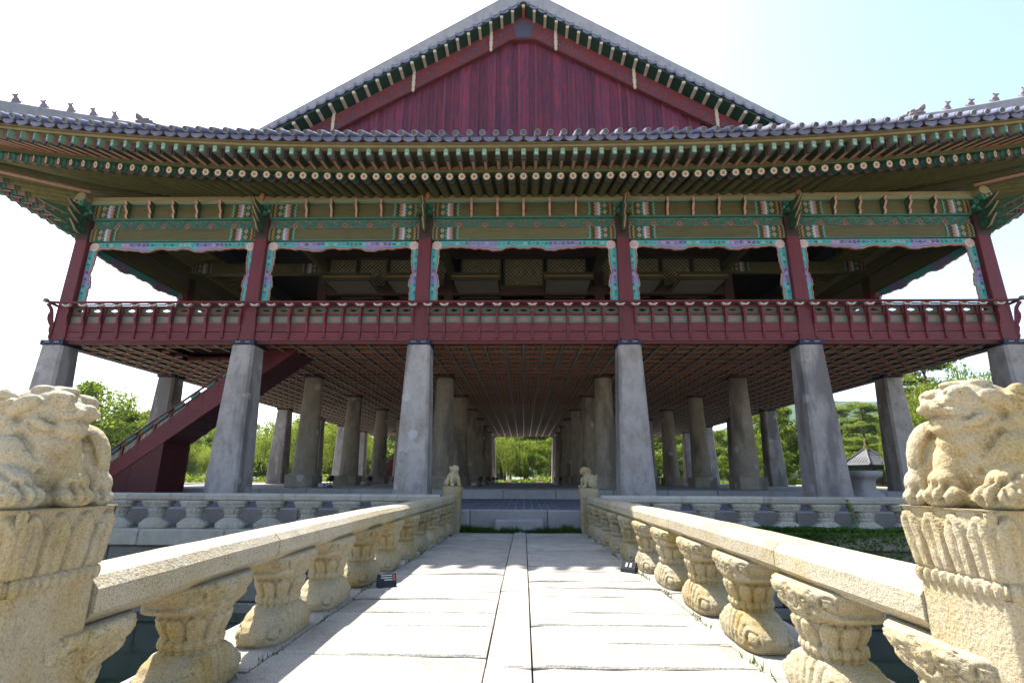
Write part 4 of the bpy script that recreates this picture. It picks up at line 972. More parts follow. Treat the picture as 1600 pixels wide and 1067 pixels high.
def drip_mesh(W=.355):
    b = MB(); n_ = 10; up = []; lo = []
    for i in range(n_+1):
        x = -W/2+.01+(W-.02)*i/n_; q = 1-(2*x/W)**2; up.append((x, -.055*q+.03)); lo.append((x, -.055*q-.045-.055*q))
    P = up+lo[::-1]
    for i in range(n_):
        for yy in (0, .03): b.poly([(up[i][0], yy, up[i][1]), (up[i+1][0], yy, up[i+1][1]), (lo[i+1][0], yy, lo[i+1][1]), (lo[i][0], yy, lo[i][1])], TILEE)
        b.poly([(lo[i][0], 0, lo[i][1]), (lo[i+1][0], 0, lo[i+1][1]), (lo[i+1][0], .03, lo[i+1][1]), (lo[i][0], .03, lo[i][1])], TILEE)
        b.poly([(up[i][0], 0, up[i][1]), (up[i+1][0], 0, up[i+1][1]), (up[i+1][0], .5, up[i+1][1]+.18), (up[i][0], .5, up[i][1]+.18)], TILE)
        b.poly([(up[i][0], -.006, up[i][1]), (up[i+1][0], -.006, up[i+1][1]), (up[i+1][0], -.006, up[i+1][1]-.014), (up[i][0], -.006, up[i][1]-.014)], PLAST)
    return b.mesh('drip_tile')
TR, DT = tilerow_mesh(), drip_mesh()
def aim(A, B, scale_y=False, up=Vector((0, 0, 1)), L=None):
    d = (B-A); l = d.length; y = d.normalized(); x = y.cross(up).normalized(); z = x.cross(y)
    M = Matrix((x, y, z)).transposed().to_4x4(); M.translation = A
    if scale_y: M = M @ Matrix.Diagonal((1, l, 1, 1))
    return M
def joinmesh(dst, me, M):
    b = len(dst.v); dst.v += [tuple(M @ v.co) for v in me.vertices]
    for p_ in me.polygons: dst.f.append(tuple(b+i for i in p_.vertices)); dst.m.append(dst.mi(me.materials[p_.material_index]))
def surf(s_, L, inward):       # roof profile height above eave for distance inward
    return .45*s_+.022*s_*s_
counts = {}
def part(name, me, M, s, single):
    j_ = {'round_rafter': .007, 'flying_rafter': .008, 'cover_tile_row': .012, 'drip_tile': .010}.get(name, 0)
    if j_: M = M @ Matrix.Translation((rnd.uniform(-j_, j_), 0, rnd.uniform(-j_, j_)*.6)) @ Matrix.Rotation(rnd.uniform(-j_, j_)*4, 4, 'Y')
    if single and counts.get(name, 0) < 296:
        counts[name] = counts.get(name, 0)+1; return put(name, me, PAV, mat=M)
    joinmesh(JO.setdefault(name, MB()), me, M)
JO = {}
for s in (0, 3, 1, 2):
    o_, a_, L = SIDES[s]; n_ = int(2*(L+2.05)/SP); n_ += n_ % 2 == 0
    near = lambda u: s == 0 or (s == 1 and u < 3.5) or (s == 3 and u > -3.5)
    flr = []
    for i in range(n_):
        u = (i-(n_-1)/2)*SP
        fan = abs(u) > L-5.0; sg = 1 if u > 0 else -1
        rt = V3(s, u, 2.0+ext(u, L), 8.36+rise(u, L)); 
        if fan: root = V3(s, sg*(L-5.2), -5.2, 10.25)
        else: root = V3(s, u, -1.1, 9.23+rise(u, L)*.0)
        M = aim(rt, root); part('round_rafter', RAF, M, s, near(u)); part('rafter_flower', FLOWM, M, s, near(u))
    n2 = int(2*(L+2.95)/SP); n2 += n2 % 2 == 0
    for i in range(n2):
        u = (i-(n2-1)/2)*SP; sg = 1 if u > 0 else -1; fan = abs(u) > L-5.0
        ft = V3(s, u, 2.83+ext(u, L), 8.59+rise(u, L))
        root = V3(s, sg*(L-5.2), -5.2, 8.59+.08/.95*6+.0) if fan else V3(s, u, 1.5, 8.72+rise(u, L))
        if fan: d = (root-ft); root = ft+d.normalized()*1.3; root.z = ft.z+.11
        part('flying_rafter', FLY, aim(ft, root), s, near(u))
    nt_ = int(2*(L+OUT+.25)/.362); nt_ += nt_ % 2 == 0
    for i in range(nt_):
        u = (i-(nt_-1)/2)*.362; d = L+OUT+.3-abs(u); le = min(7.0, d+.15)
        z0 = 8.93+rise(u, L); e = OUT+ext(u, L); zz = z0+surf(le, L, 0)-rise(u, L)*min(1, le/7)*.9
        A = V3(s, u, e, z0+.0); Bm = V3(s, u, e-le, zz)
        part('cover_tile_row', TR, aim(A+(A-Bm).normalized()*.02, Bm, True), s, near(u))
        A2 = V3(s, u+.181, e-.01, 8.845+rise(u+.181, L)); B2 = V3(s, u+.181, e-1, 8.845+rise(u+.181, L))
        up_ = V3(s, u+.3, e, 8.845+rise(u+.3, L))-V3(s, u+.06, e, 8.845+rise(u+.06, L)); M = aim(A2, B2)
        roll = atan2(up_.z, sqrt(up_.x**2+up_.y**2)); M = M @ Matrix.Rotation(-roll, 4, 'Y')
        part('drip_tile', DT, M, s, near(u))
    # continuous strips following the eave curve
    def sweep(name, prof, mat, lim, n=80, base=0):
        R = []
        for i in range(n+1):
            u = -lim+2*lim*i/n
            R.append([tuple(V3(s, u*(1+(q[0]-prof[0][0])/lim), q[0]+ext(u, L), q[1]+rise(u, L))) for q in prof])
        b = MB(); b.rings(R, mat); put(name, b, PAV)
    sweep('eave_strip_green', [(2.04, 8.47), (2.04, 8.575), (1.88, 8.575), (1.88, 8.47)], OLGR, L+2.2)
    sweep('eave_strip_red', [(2.03, 8.578), (2.03, 8.625), (1.88, 8.625), (1.88, 8.578)], ORANGE, L+2.2)
    sweep('eave_strip_cream', [(2.90, 8.69), (2.90, 8.755), (2.70, 8.755), (2.70, 8.69)], CREAM, L+3.05)
    sweep('eave_strip_pale', [(2.96, 8.768), (2.96, 8.80), (2.70, 8.80), (2.70, 8.768)], CREAM, L+3.1)
    sweep('eave_board_red', [(3.00, 8.80), (3.06, 8.87), (2.7, 8.90), (2.7, 8.80)], MAROON, L+3.15)
    # soffit boards
    R = []; R2 = []
    for i in range(101):
        u = -(L+2.0)+2*(L+2.0)*i/100; sg = 1 if u > 0 else -1; T = Vector((u, 2.0+ext(u, L), 8.50+rise(u, L)))
        if abs(u) > L-5: P = Vector((sg*(L-5.2), -5.2, 10.40))
        else: P = Vector((u, -5.2, 10.40))
        t = 2.35/(T.y+5.2); Q = T.lerp(P, t); R.append([tuple(V3(s, T.x, T.y, T.z)), tuple(V3(s, Q.x, Q.y, Q.z))])
        u2 = -(L+2.9)+2*(L+2.9)*i/100; T2 = Vector((u2, 2.86+ext(u2, L), 8.69+rise(u2, L)))
        P2 = Vector((sg*(L-5.2) if abs(u2) > L-5 else u2, -5.2, 8.8)); Q2 = T2.lerp(P2, .95/(T2.y+5.2)); R2.append([tuple(V3(s, T2.x, T2.y, T2.z)), tuple(V3(s, Q2.x, Q2.y, T2.z+.08))])
    b = MB(); b.rings(R, OLIVE, cap=False, closed=False); put('eave_soffit', b, PAV)
    b = MB(); b.rings(R2, OLIVE, cap=False, closed=False); put('upper_eave_soffit', b, PAV)
    if s != 2:   # painted lotus boards between the flying rafters
        lb = MB()
        for k in range(-2, 3): disc(lb, k*.045, .03+.03*cos(k*.9), .035, -.002-.001*(k % 2), (GREYG, MINT, OCHRE)[k % 3], 7)
        disc(lb, 0, .03, .025, -.006, OCHRE, 6); lbm = lb.mesh('lotus_board')
        for i in range(n2-1):
            u = (i+.5-(n2-1)/2)*SP
            if abs(u) < L+1.9 and near(u):
                A = V3(s, u, 1.97+ext(u, L), 8.63+rise(u, L)); part('lotus_board', lbm, aim(A, A+(SMS[s].to_3x3() @ Vector((0, 1, 0)))), s, True)
    # roof surface under the tiles
    R = []
    for i in range(81):
        u = -(L+OUT+.3)+2*(L+OUT+.3)*i/80; d = L+OUT+.3-abs(u); r = []
        for k in range(9):
            sd = min(7.0*k/8, d); r.append(tuple(V3(s, u, OUT-.1+ext(u, L)-sd, 8.88+rise(u, L)*(1-.9*sd/7)+surf(sd, L, 0))))
        R.append(r)
    b = MB(); b.rings(R, TILE, cap=False, closed=False); put('roof_surface', b, PAV)
for k, b in JO.items(): put(k+'_field', b, PAV, kind='stuff')
# hip rafters
for sx in (-1, 1):
    for yy, sy in ((D0, -1), (D0+2*LY, 1)):
        A = Vector((sx*(LX+2.9), yy+sy*2.9, Z(9.05))); B = Vector((sx*(LX-5.2), yy-sy*5.2, Z(10.15)))
        b = MB(); b.box(-.15, .15, 0, 11.3, -.30, .06, OLIVE); b.box(-.16, .16, -.02, 1.6, -.32, .02, GREEN)
        pts = [(.0, .3+.6*i/6, -.33-.03*sin(i*1.4)) for i in range(7)]
        b.box(-.05, .05, .4, 3.9, -.36, -.30, PINK)
        for xx in (-.155, .155):
            P = spiral(2.9, -.12, .16, 1.5); 
            for (a0, a1), (c0, c1) in zip(P, P[1:]): b.poly([(xx, a0, a1-.02), (xx, c0, c1-.02), (xx, c0, c1+.02), (xx, a0, a1+.02)], TEAL)
        put('hip_rafter', b, PAV, mat=aim(A, B))
# hip ridges with figures
def figure_mesh():
    E_ = [((-.02, 0, .05), (.10, .06, .06), (0, 0, 0)), ((-.005, 0, .13), (.062, .052, .09), (0, 18, 0)), ((.035, 0, .225), (.050, .042, .042), (0, -10, 0)), ((.08, 0, .235), (.03, .025, .022), (0, 0, 0)), ((.0, .0, .285), (.02, .03, .03), (0, -30, 0)), ((.05, .03, .07), (.025, .02, .06), (0, 10, 0)), ((.05, -.03, .07), (.025, .02, .06), (0, 10, 0)), ((-.08, 0, .10), (.02, .02, .06), (0, -30, 0))]
    return sculpt('ridge_figure', E_, .011, FIG, (), 1, .004)
def dragon_mesh():
    E_ = [((0, 0, .12), (.30, .13, .12), (0, 0, 0)), ((.18, 0, .24), (.20, .13, .12), (0, -12, 0)), ((.36, 0, .33), (.11, .11, .075), (0, -25, 0)), ((.33, 0, .18), (.12, .09, .04), (0, -5, 0)), ((.42, 0, .39), (.05, .07, .05), (0, 0, 0)), ((.16, .08, .34), (.07, .035, .05), (0, 0, 0)), ((.16, -.08, .34), (.07, .035, .05), (0, 0, 0)), ((-.05, .0, .27), (.09, .1, .08), (0, 20, 0)), ((-.18, 0, .24), (.09, .09, .07), (0, 0, 0)), ((-.28, 0, .17), (.09, .1, .09), (0, 0, 0)), ((.05, 0, .36), (.05, .06, .04), (0, 0, 0))]
    for k in range(7): E_.append(((-.28+.1*k, .10*(1 if k % 2 else -1), .20+.03*(k % 3)), (.05, .035, .05), (0, 30*k, 0)))
    return sculpt('dragon_head', E_, .016, FIG, [([(.46, .08, .24), (.30, .12, .24), (.2, .13, .26)], .02, .02), ([(.46, -.08, .24), (.30, -.12, .24), (.2, -.13, .26)], .02, .02)], 1, .014)
FM, DM = figure_mesh(), dragon_mesh()
for sx in (-1, 1):
    for yy, sy in ((D0, -1), (D0+2*LY, 1)):
        b = MB(); R = []
        def hp(t): return Vector((sx*(17.9-t), yy+sy*(3.6-t), 0))
        def ht(t): return 10.55+.36*t+.012*t*t if t > .8 else 10.55+.36*t+.10*(.8-t)
        T_ = [0, .3, .8, 1.5, 2.2, 3, 3.8, 4.6, 4.65, 5.5, 7.0]
        nrm = Vector((sy, -sx, 0)).normalized()
        for t in T_:
            h = ht(t) if t < 4.62 else ht(4.6)-.25+.36*(t-4.6)
            c = hp(t); R.append([tuple(c+nrm*.15+Vector((0, 0, Z(9.2+.42*t)))), tuple(c+nrm*.15+Vector((0, 0, Z(h-.06)))), tuple(c+nrm*.09+Vector((0, 0, Z(h)))), tuple(c-nrm*.09+Vector((0, 0, Z(h)))), tuple(c-nrm*.15+Vector((0, 0, Z(h-.06)))), tuple(c-nrm*.15+Vector((0, 0, Z(9.2+.42*t))))])
        b.rings(R, PLAST); rg = put('hip_ridge', b, PAV)
        if sy < 0:
            face = atan2(sy, sx)
            for k, t in enumerate((1.0, 1.45, 1.9, 2.35, 2.8, 3.2, 3.6)):
                c = hp(t); put('ridge_figure', FM, rg, (c.x, c.y, Z(ht(t)-.02)), face+rnd.uniform(-.2, .2), (1.25, 1.25, 1.25+rnd.uniform(-.15, .15)))
            c = hp(4.35); put('dragon_head', DM, rg, (c.x, c.y, Z(ht(4.35)-.30)), face, (1.15, 1.15, 1.25))
# ---- main roof and gable
GX = 10.9
def vz(x): return 19.80-.603*abs(x)
mr = MB()
for sg in (-1, 1):
    mr.poly([(0, 17.6, Z(19.75)), (sg*GX, 17.6, Z(vz(GX)-.05)), (sg*GX, 48.3, Z(vz(GX)-.05)), (0, 48.3, Z(19.75))], TILE)
    mr.poly([(0, 18.2, Z(19.3)), (sg*GX, 18.2, Z(vz(GX)-.45)), (sg*GX, 47.7, Z(vz(GX)-.45)), (0, 47.7, Z(19.3))], TILE)
    for k in range(80):
        y = 17.9+.38*k; mr.tube([(0, y, Z(19.77)), (sg*GX, y, Z(vz(GX)-.03))], .075, TILE, 5)
put('main_roof', mr, PAV)
b = MB(); b.box(-.25, .25, 17.9, 48, Z(19.7), Z(20.75), PLAST); b.box(-.32, .32, 17.85, 48.05, Z(20.75), Z(20.85), TILE); put('main_ridge', b, PAV)
for yb, sy in ((18.3, -1), (47.6, 1)):
    M0 = Matrix.Identity(4) if sy < 0 else Matrix.Translation((0, 2*YC, 0)) @ Matrix.Rotation(pi, 4, 'Z')
    M0g = M0 if sy < 0 else Matrix.Translation((0, 18.3+47.6, 0)) @ Matrix.Rotation(pi, 4, 'Z')
    P = lambda me, nm: put(nm, me, PAV, mat=M0g)
    pitch = .352; n_ = int(9.9/pitch)
    for i in range(-n_, n_+1):
        x = i*pitch; top = 18.75-.62*max(.35, abs(x)); 
        if top < 12.3: continue
        xa, xb = x-pitch/2+.004, x+pitch/2-.004
        g_ = MB(); za, zb = 18.75-.62*max(.35, abs(xa)), 18.75-.62*max(.35, abs(xb)); dz = rnd.uniform(-.008, .008)
        g_.hexa([(xa, 18.30+dz, Z(11.9)), (xb, 18.30+dz, Z(11.9)), (xb, 18.34, Z(11.9)), (xa, 18.34, Z(11.9)), (xa, 18.30+dz, Z(za)), (xb, 18.30+dz, Z(zb)), (xb, 18.34, Z(zb)), (xa, 18.34, Z(za))], GABLE)
        P(g_, 'gable_board')
        g_ = MB(); g_.cbox(xb-.045, xb+.05, 18.255, 18.31, Z(11.9), Z(max(12, zb-.03)), BATT, .008); P(g_, 'gable_batten')
    for sg in (-1, 1):
        g_ = MB(); Q = [(0, 19.60), (sg*10.9, 19.60-.632*10.9), (sg*10.9, 18.62-.612*10.9), (sg*.5, 18.62-.612*.5), (0, 18.31)]
        g_.prism([(x, Z(z)) for x, z in Q], 'y', 18.10, 18.24, BARGE); P(g_, 'bargeboard')
        g_ = MB(); g_.prism([(x, Z(z)) for x, z in [(0, 18.38), (sg*.5, 18.38), (sg*10.9, 18.66-.612*10.9), (sg*10.9, 18.60-.612*10.9), (sg*.5, 18.30), (0, 18.30)]], 'y', 18.07, 18.10, MAROON); P(g_, 'bargeboard_edge')
        # soffit between bargeboard and verge tiles
        g_ = MB(); g_.hexa([(0, 17.55, Z(19.62)), (sg*10.9, 17.55, Z(19.62-.616*10.9)), (sg*10.9, 18.24, Z(19.62-.616*10.9)), (0, 18.24, Z(19.62)), (0, 17.55, Z(19.69)), (sg*10.9, 17.55, Z(19.69-.616*10.9)), (sg*10.9, 18.24, Z(19.69-.616*10.9)), (0, 18.24, Z(19.69))], SOFG); P(g_, 'verge_soffit')
        ns = 23
        for i in range(ns+1):
            if i == 0 and sg > 0: continue
            x = sg*i*.465; z = 19.60-.618*abs(x)
            st = MB(); st.box(-.055, .055, 0, .57, -.10, .0, PALER if i else ORNG); st.box(-.062, .062, -.02, .05, -.11, .01, PALER)
            st.v = [(a, c, e) for a, c, e in st.v]
            put('verge_strip', st, PAV, mat=M0g @ Matrix.Translation((x, 17.56, Z(z))))
            if i in (3, 10, 17):
                hg = MB(); hz = 0
                R = [[(r*cos(2*pi*j/8), r*.7*sin(2*pi*j/8)-.06, -zz) for j in range(8)] for zz, r in ((0, .06), (.1, .075), (.16, .05), (.24, .075), (.42, .08), (.5, .055), (.56, .085), (.78, .07), (.86, .05), (.92, .075), (1.02, .06), (1.08, .015))]
                hg.rings(R, PALER); put('carved_hanger', hg.mesh('carved_hanger', True), PAV, mat=M0g @ Matrix.Translation((x, 18.10, Z(z))))
        # star-headed nails
        for i in range(1, 27):
            if i in (7, 8, 16, 24): continue
            x = sg*(.2+.385*i)
            for kk, dz in enumerate((.42, .70)):
                x2 = x+sg*(.19 if kk else 0); z = 19.60-.625*abs(x2)-dz
                st = MB(); rr = [.135, .055]
                pts = [(rr[q % 2]*cos(pi/2+q*pi/4), 0, rr[q % 2]*sin(pi/2+q*pi/4)) for q in range(8)]
                for q in range(8): st.poly([pts[q], pts[(q+1) % 8], (0, -.05, 0)], STAR)
                put('star_nail', st, PAV, mat=M0g @ Matrix.Translation((x2, 18.095, Z(z)))) if sy < 0 else None
        # verge tiles and descending ridge
        k = 0; x = .22; dxt = .372
        while x < 10.75:
            z = vz(x); b1 = MB()
            M = M0g @ Matrix.Translation((sg*x, 17.5, Z(z-.02)))
            put('verge_tile', VT, PAV, mat=M) if k else None
            if k == 0:
                b1 = MB(); r = .075; b1.prism([(r*cos(2*pi*j/10), r*sin(2*pi*j/10)) for j in range(10)], 'y', 0, .5, TILEE); VT = b1.mesh('verge_tile'); put('verge_tile', VT, PAV, mat=M)
                d1 = MB(); n3 = 8
                for q in range(n3):
                    xa, xb = -.16+.32*q/n3, -.16+.32*(q+1)/n3; fa, fb_ = 1-(xa/.16)**2, 1-(xb/.16)**2
                    d1.hexa([(xa, 0, -.03-.05*fa), (xb, 0, -.03-.05*fb_), (xb, .03, -.03-.05*fb_), (xa, .03, -.03-.05*fa), (xa, 0, -.04*fa+.05), (xb, 0, -.04*fb_+.05), (xb, .03, -.04*fb_+.05), (xa, .03, -.04*fa+.05)], TILEE)
                VD = d1.mesh('verge_drip_tile')
            put('verge_drip_tile', VD, PAV, mat=M0g @ Matrix.Translation((sg*(x+dxt/2), 17.51, Z(vz(x+dxt/2)-.10))) @ Matrix.Rotation(sg*.543, 4, 'Y'))
            x += dxt; k += 1
        g_ = MB(); R = []
        for i in range(13):
            x = 10.9*i/12; zt = 20.95-.66*x; w_ = .17
            R.append([(sg*x, 17.80, Z(vz(x)+.02)), (sg*x, 17.80, Z(zt-.05)), (sg*x, 17.86, Z(zt)), (sg*x, 18.10, Z(zt)), (sg*x, 18.16, Z(zt-.05)), (sg*x, 18.16, Z(vz(x)+.02))])
        g_.rings(R, PLAST); P(g_, 'descending_ridge')
        g_ = MB(); g_.prism([(x, Z(z)) for x, z in [(0, 19.70), (sg*10.9, 19.70-.610*10.9), (sg*10.9, 19.80-.610*10.9), (0, 19.80)]], 'y', 17.53, 17.62, DKBR); P(g_, 'verge_board')
    # crown plate with dense nails at the apex
    g_ = MB(); g_.prism([(x, Z(z)) for x, z in [(-.3, 18.42), (.3, 18.42), (.42, 19.1), (0, 19.42), (-.42, 19.1)]], 'y', 18.08, 18.10, STAR); P(g_, 'apex_plate')
# ---- inside the upper storey
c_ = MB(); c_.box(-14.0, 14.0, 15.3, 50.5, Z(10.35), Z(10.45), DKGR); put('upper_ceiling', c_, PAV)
for y in RYS[1:7]:
    for xa, xc in ((-14.1, -8.5), (8.5, 14.1)):
        b = MB(); b.cbox(xa, xc, y-.15, y+.15, Z(8.27), Z(8.75), OLIVE, .05); put('inner_beam', b, PAV)
        for sg in (-1, 1): put('painted_beam_end', PE2, PAV, (xa if sg < 0 else xc, y-.155, Z(8.29)), 0, (1 if sg < 0 else -1, 1, .95)) if y < 22 else None
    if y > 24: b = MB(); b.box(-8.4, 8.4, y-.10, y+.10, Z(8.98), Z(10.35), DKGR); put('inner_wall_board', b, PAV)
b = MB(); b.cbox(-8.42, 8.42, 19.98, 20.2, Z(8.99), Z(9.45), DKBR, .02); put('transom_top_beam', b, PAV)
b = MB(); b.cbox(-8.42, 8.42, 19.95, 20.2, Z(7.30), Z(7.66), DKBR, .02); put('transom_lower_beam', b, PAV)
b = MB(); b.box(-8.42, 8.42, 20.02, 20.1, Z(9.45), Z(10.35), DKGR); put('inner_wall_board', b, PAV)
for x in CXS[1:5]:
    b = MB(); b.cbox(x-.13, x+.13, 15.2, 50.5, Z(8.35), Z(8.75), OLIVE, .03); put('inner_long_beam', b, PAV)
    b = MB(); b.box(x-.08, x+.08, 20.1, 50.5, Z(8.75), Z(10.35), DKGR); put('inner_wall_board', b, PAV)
# transom lattices in the third row and raised lattice doors hanging from the second
LAT = wood('lattice_wood', (.05, .06, .035), (.03, .035, .02), None, .5, (1, 1, 1), .7)
PAPER = flat('door_paper', (.55, .50, .30), .8); PAPG = flat('door_back_paper', (.62, .58, .52), .8)
def lattice(W, H):
    b = MB(); b.box(-W/2, W/2, .02, .03, 0, H, PAPER)
    for x0, x1, z0, z1 in ((-W/2, W/2, 0, .06), (-W/2, W/2, H-.06, H), (-W/2, -W/2+.07, 0, H), (W/2-.07, W/2, 0, H)): b.box(x0, x1, -.03, .02, z0, z1, LAT)
    g2 = .17; n_ = int((W+H)/g2)
    def clipl(x0, z0, dx, dz):
        t0, t1 = 0, 99
        for p, d, lo, hi in ((x0, dx, -W/2, W/2), (z0, dz, 0, H)):
            if abs(d) < 1e-9: continue
            a, c = (lo-p)/d, (hi-p)/d
            if a > c: a, c = c, a
            t0, t1 = max(t0, a), min(t1, c)
        return t0, t1
    for i in range(-n_, n_):
        for dz in (1, -1):
            x0 = -W/2+i*g2; z0 = 0 if dz > 0 else H
            t0, t1 = clipl(x0, z0, 1, dz)
            if t1-t0 > .05:
                # broken diagonals give the woven pattern
                t = t0
                while t < t1-.02:
                    te = min(t1, t+.52); ax, az, bx, bz = x0+t, z0+dz*t, x0+te, z0+dz*te
                    b.ribbon([(ax, az), (bx, bz)], .022, -.015, .02, LAT); t = te+(.12 if (i % 2) else .0)
    return b.mesh('lattice_transom')
LT, LT2 = lattice(1.72, 1.31), lattice(1.24, 1.31)
for k in (-1, 0, 1): put('lattice_transom', LT, PAV, (k*1.79, 20.05, Z(7.67)))
for sg in (-1, 1):
    for k in range(4): put('lattice_transom', LT2, PAV, (sg*(3.8+1.285*k), 20.05, Z(7.67)))
dm = MB(); dm.box(-.92, .92, 0, 2.15, 0, .05, PAPG); dm.box(-.95, .95, -.03, .04, -.02, .30, LAT); dm.box(-.93, .93, -.035, -.03, .12, .17, OCHRE)
for x0, x1 in ((-.92, -.86), (.86, .92)): dm.box(x0, x1, 0, 2.15, -.012, 0, LAT)
DMm = dm.mesh('raised_door_leaf')
for x in (-1.86, 1.74, -6.9, -4.45, 4.45, 6.9): put('raised_door_leaf', DMm, PAV, (x, 18.5, Z(7.38)))
# ---- stairs (red, closed sides)
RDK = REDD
def stair(y0, y1, lab):
    t = empty('staircase', (0, 0, 0), lab, 'staircase', None)
    H = lambda x: 3.90+.76*(x+7.38)      # underside line
    xb = -13.35
    for yy in (y0, y1-.09):
        b = MB(); b.hexa([(xb, yy, Z(-.69)), (xb+.6, yy, Z(-.69)), (xb+.6, yy+.09, Z(-.69)), (xb, yy+.09, Z(-.69)), (xb, yy, Z(H(xb)+.5)), (xb+.6, yy, Z(H(xb+.6)+.5)), (xb+.6, yy+.09, Z(H(xb+.6)+.5)), (xb, yy+.09, Z(H(xb)+.5))], RDK)
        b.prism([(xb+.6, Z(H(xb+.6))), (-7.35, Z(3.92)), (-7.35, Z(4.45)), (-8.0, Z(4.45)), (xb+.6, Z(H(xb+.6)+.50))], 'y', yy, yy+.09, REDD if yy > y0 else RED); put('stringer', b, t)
        L = (-8.4-xb); n_ = 11
        for i in range(n_+1):
            x = xb+L*i/n_; z = H(x)+.50; b = MB(); b.box(x-.03, x+.03, yy-.01, yy+.10, Z(z-.02), Z(z+.33), RED); put('stair_railing_post', b, t)
            if i < n_:
                x1 = xb+L*(i+1)/n_; z1 = H(x1)+.5; c = MB(); xa, xc = x+.05, x1-.05; sl = (z1-z)/(x1-x)
                q = lambda xx, dz: (xx, Z(z+sl*(xx-x)+dz))
                c.prism([q(xa, .07), q(xc, .07), q(xc, .28), q(xa, .28)], 'y', yy+.03, yy+.05, GREYG)
                mx = (xa+xc)/2
                for k in range(5): c.ribbon([(mx-.13+.065*k-.03, q(mx-.13+.065*k-.03, .09)[1]), (mx-.13+.065*k+.02, q(mx-.13+.065*k, .26)[1])], .02, yy+.02, yy+.03, WHITE if k % 2 else PINK)
                put('stair_railing_panel', c, t)
                c = MB(); c.ribbon([(mx-.13, q(mx-.13, .40)[1]), (mx, q(mx, .38)[1]), (mx+.13, q(mx+.13, .40)[1])], .08, yy+.0, yy+.09, TEAL); put('lotus_cap', c, t)
        for dz, r in ((.33, .03), (.50, .035)):
            b = MB(); b.tube([(xb-.1, yy+.045, Z(H(xb-.1)+.5+dz)), (-8.3, yy+.045, Z(H(-8.3)+.5+dz))], r, RED, 6); put('stair_handrail', b, t)
    b = MB(); b.hexa([(xb+.5, y0+.09, Z(H(xb+.5)+.02)), (-7.36, y0+.09, Z(3.90)), (-7.36, y1-.09, Z(3.90)), (xb+.5, y1-.09, Z(H(xb+.5)+.02)), (xb+.5, y0+.09, Z(H(xb+.5)+.07)), (-7.36, y0+.09, Z(3.95)), (-7.36, y1-.09, Z(3.95)), (xb+.5, y1-.09, Z(H(xb+.5)+.07))], REDD); put('underside_board', b, t)
    n_ = 17
    for i in range(n_):
        x = xb+.1+(5.6)*i/n_; z = H(x)+.25; b = MB(); b.box(x, x+.36, y0+.09, y1-.09, Z(z), Z(z+.04), RDK); put('tread', b, t)
    xe = -11.2
    for k, (xa, xc) in enumerate(((xb+.6, -12.1), (-12.09, xe-.06))):
        for yy in (y0+.02, y1-.05):
            b = MB(); b.prism([(xa, Z(-.69)), (xc, Z(-.69)), (xc, Z(H(xc)-.01)), (xa, Z(max(-.66, H(xa)-.01)))], 'y', yy, yy+.035, RDK); put('side_panel', b, t)
    b = MB(); b.cbox(xe-.06, xe+.03, y0+.0, y0+.10, Z(-.69), Z(H(xe)-.02), RDK, .01); b.cbox(xe-.06, xe+.03, y1-.10, y1, Z(-.69), Z(H(xe)-.02), RDK, .01); b.box(xe-.06, xe+.02, y0+.1, y1-.1, Z(H(xe)-.22), Z(H(xe)-.05), RDK); put('door_frame', b, t)
    ym = (y0+y1)/2
    for a, c in ((y0+.11, ym-.005), (ym+.005, y1-.11)):
        b = MB(); b.cbox(xe-.03, xe+.0, a, c, Z(-.66), Z(H(xe)-.24), RDK, .006)
        for zz in (-.4, .1, .5): b.box(xe, xe+.012, a+.05, c-.05, Z(zz), Z(zz+.06), RDK)
        put('door', b, t)
    return t
stair(15.92, 17.25, 'dark red wooden staircase with painted railing rising behind the near left columns')
stair(45.05, 46.38, 'small far red staircase seen between columns deep under the pavilion')
# ---- lamps, pedestal
def lamp(x, y, lab):
    t = empty('floodlight', (x, y, Z(-.38)), lab, 'floodlight', 'floodlights beside the inner columns')
    b = MB(); b.cbox(-.10, .10, -.10, .10, 0, .05, BLACK, .01); b.tube([(0, 0, .05), (0, 0, .20)], .02, BLACK, 6); b.box(-.13, -.11, -.02, .02, .14, .36, BLACK); b.box(.11, .13, -.02, .02, .14, .36, BLACK); b.box(-.13, .13, -.02, .02, .14, .16, BLACK); put('bracket', b, t)
    b = MB(); b.rings([[(r*cos(2*pi*j/12), yy, .32+r*sin(2*pi*j/12)) for j in range(12)] for yy, r in ((-.12, .05), (-.05, .10), (.06, .12), (.09, .125))], BLACK); o = put('lamp_head', b, t)
    b = MB(); b.cbox(-.42, -.2, -.12, .12, 0, .14, GREY, .01); put('cable_box', b, t)
lamp(-7.35, 20.0, 'black floodlight beside the plinth of the nearest left round column')
lamp(-7.35, 25.1, 'black floodlight beside the second round column on the left, seen between outer columns')
lamp(-7.35, 30.3, 'black floodlight beside the third round column on the left')
lamp(-2.05, 25.1, 'nearest black floodlight along the left side of the central aisle')
lamp(-2.05, 30.3, 'second black floodlight along the left side of the central aisle')
lamp(-2.05, 35.5, 'third black floodlight along the left side of the central aisle')
lamp(-2.05, 40.6, 'farthest black floodlight along the left side of the central aisle')
lamp(2.1, 30.3, 'black floodlight along the right side of the central aisle')
b = MB(); R = []
for z, w_ in ((-.69, .5), (-.62, .52), (-.5, .46), (-.38, .36), (-.3, .30), (-.22, .27), (-.02, .28), (.03, .34), (.10, .43), (.2, .45), (.24, .44), (.25, .40)):
    R.append([(w_*c*k, w_*s_*k, z) for c, s_, k in [(cos(2*pi*j/32), sin(2*pi*j/32), (abs(cos(2*pi*j/32))**5+abs(sin(2*pi*j/32))**5)**(-.2)) for j in range(32)]])
b.rings(R, G_BASE); put('stone_pedestal', b.mesh('stone_pedestal', True), None, (9.98, 15.9, Z(0)), .3, label='squat dark stone pedestal standing between the two right front columns', cat='pedestal')
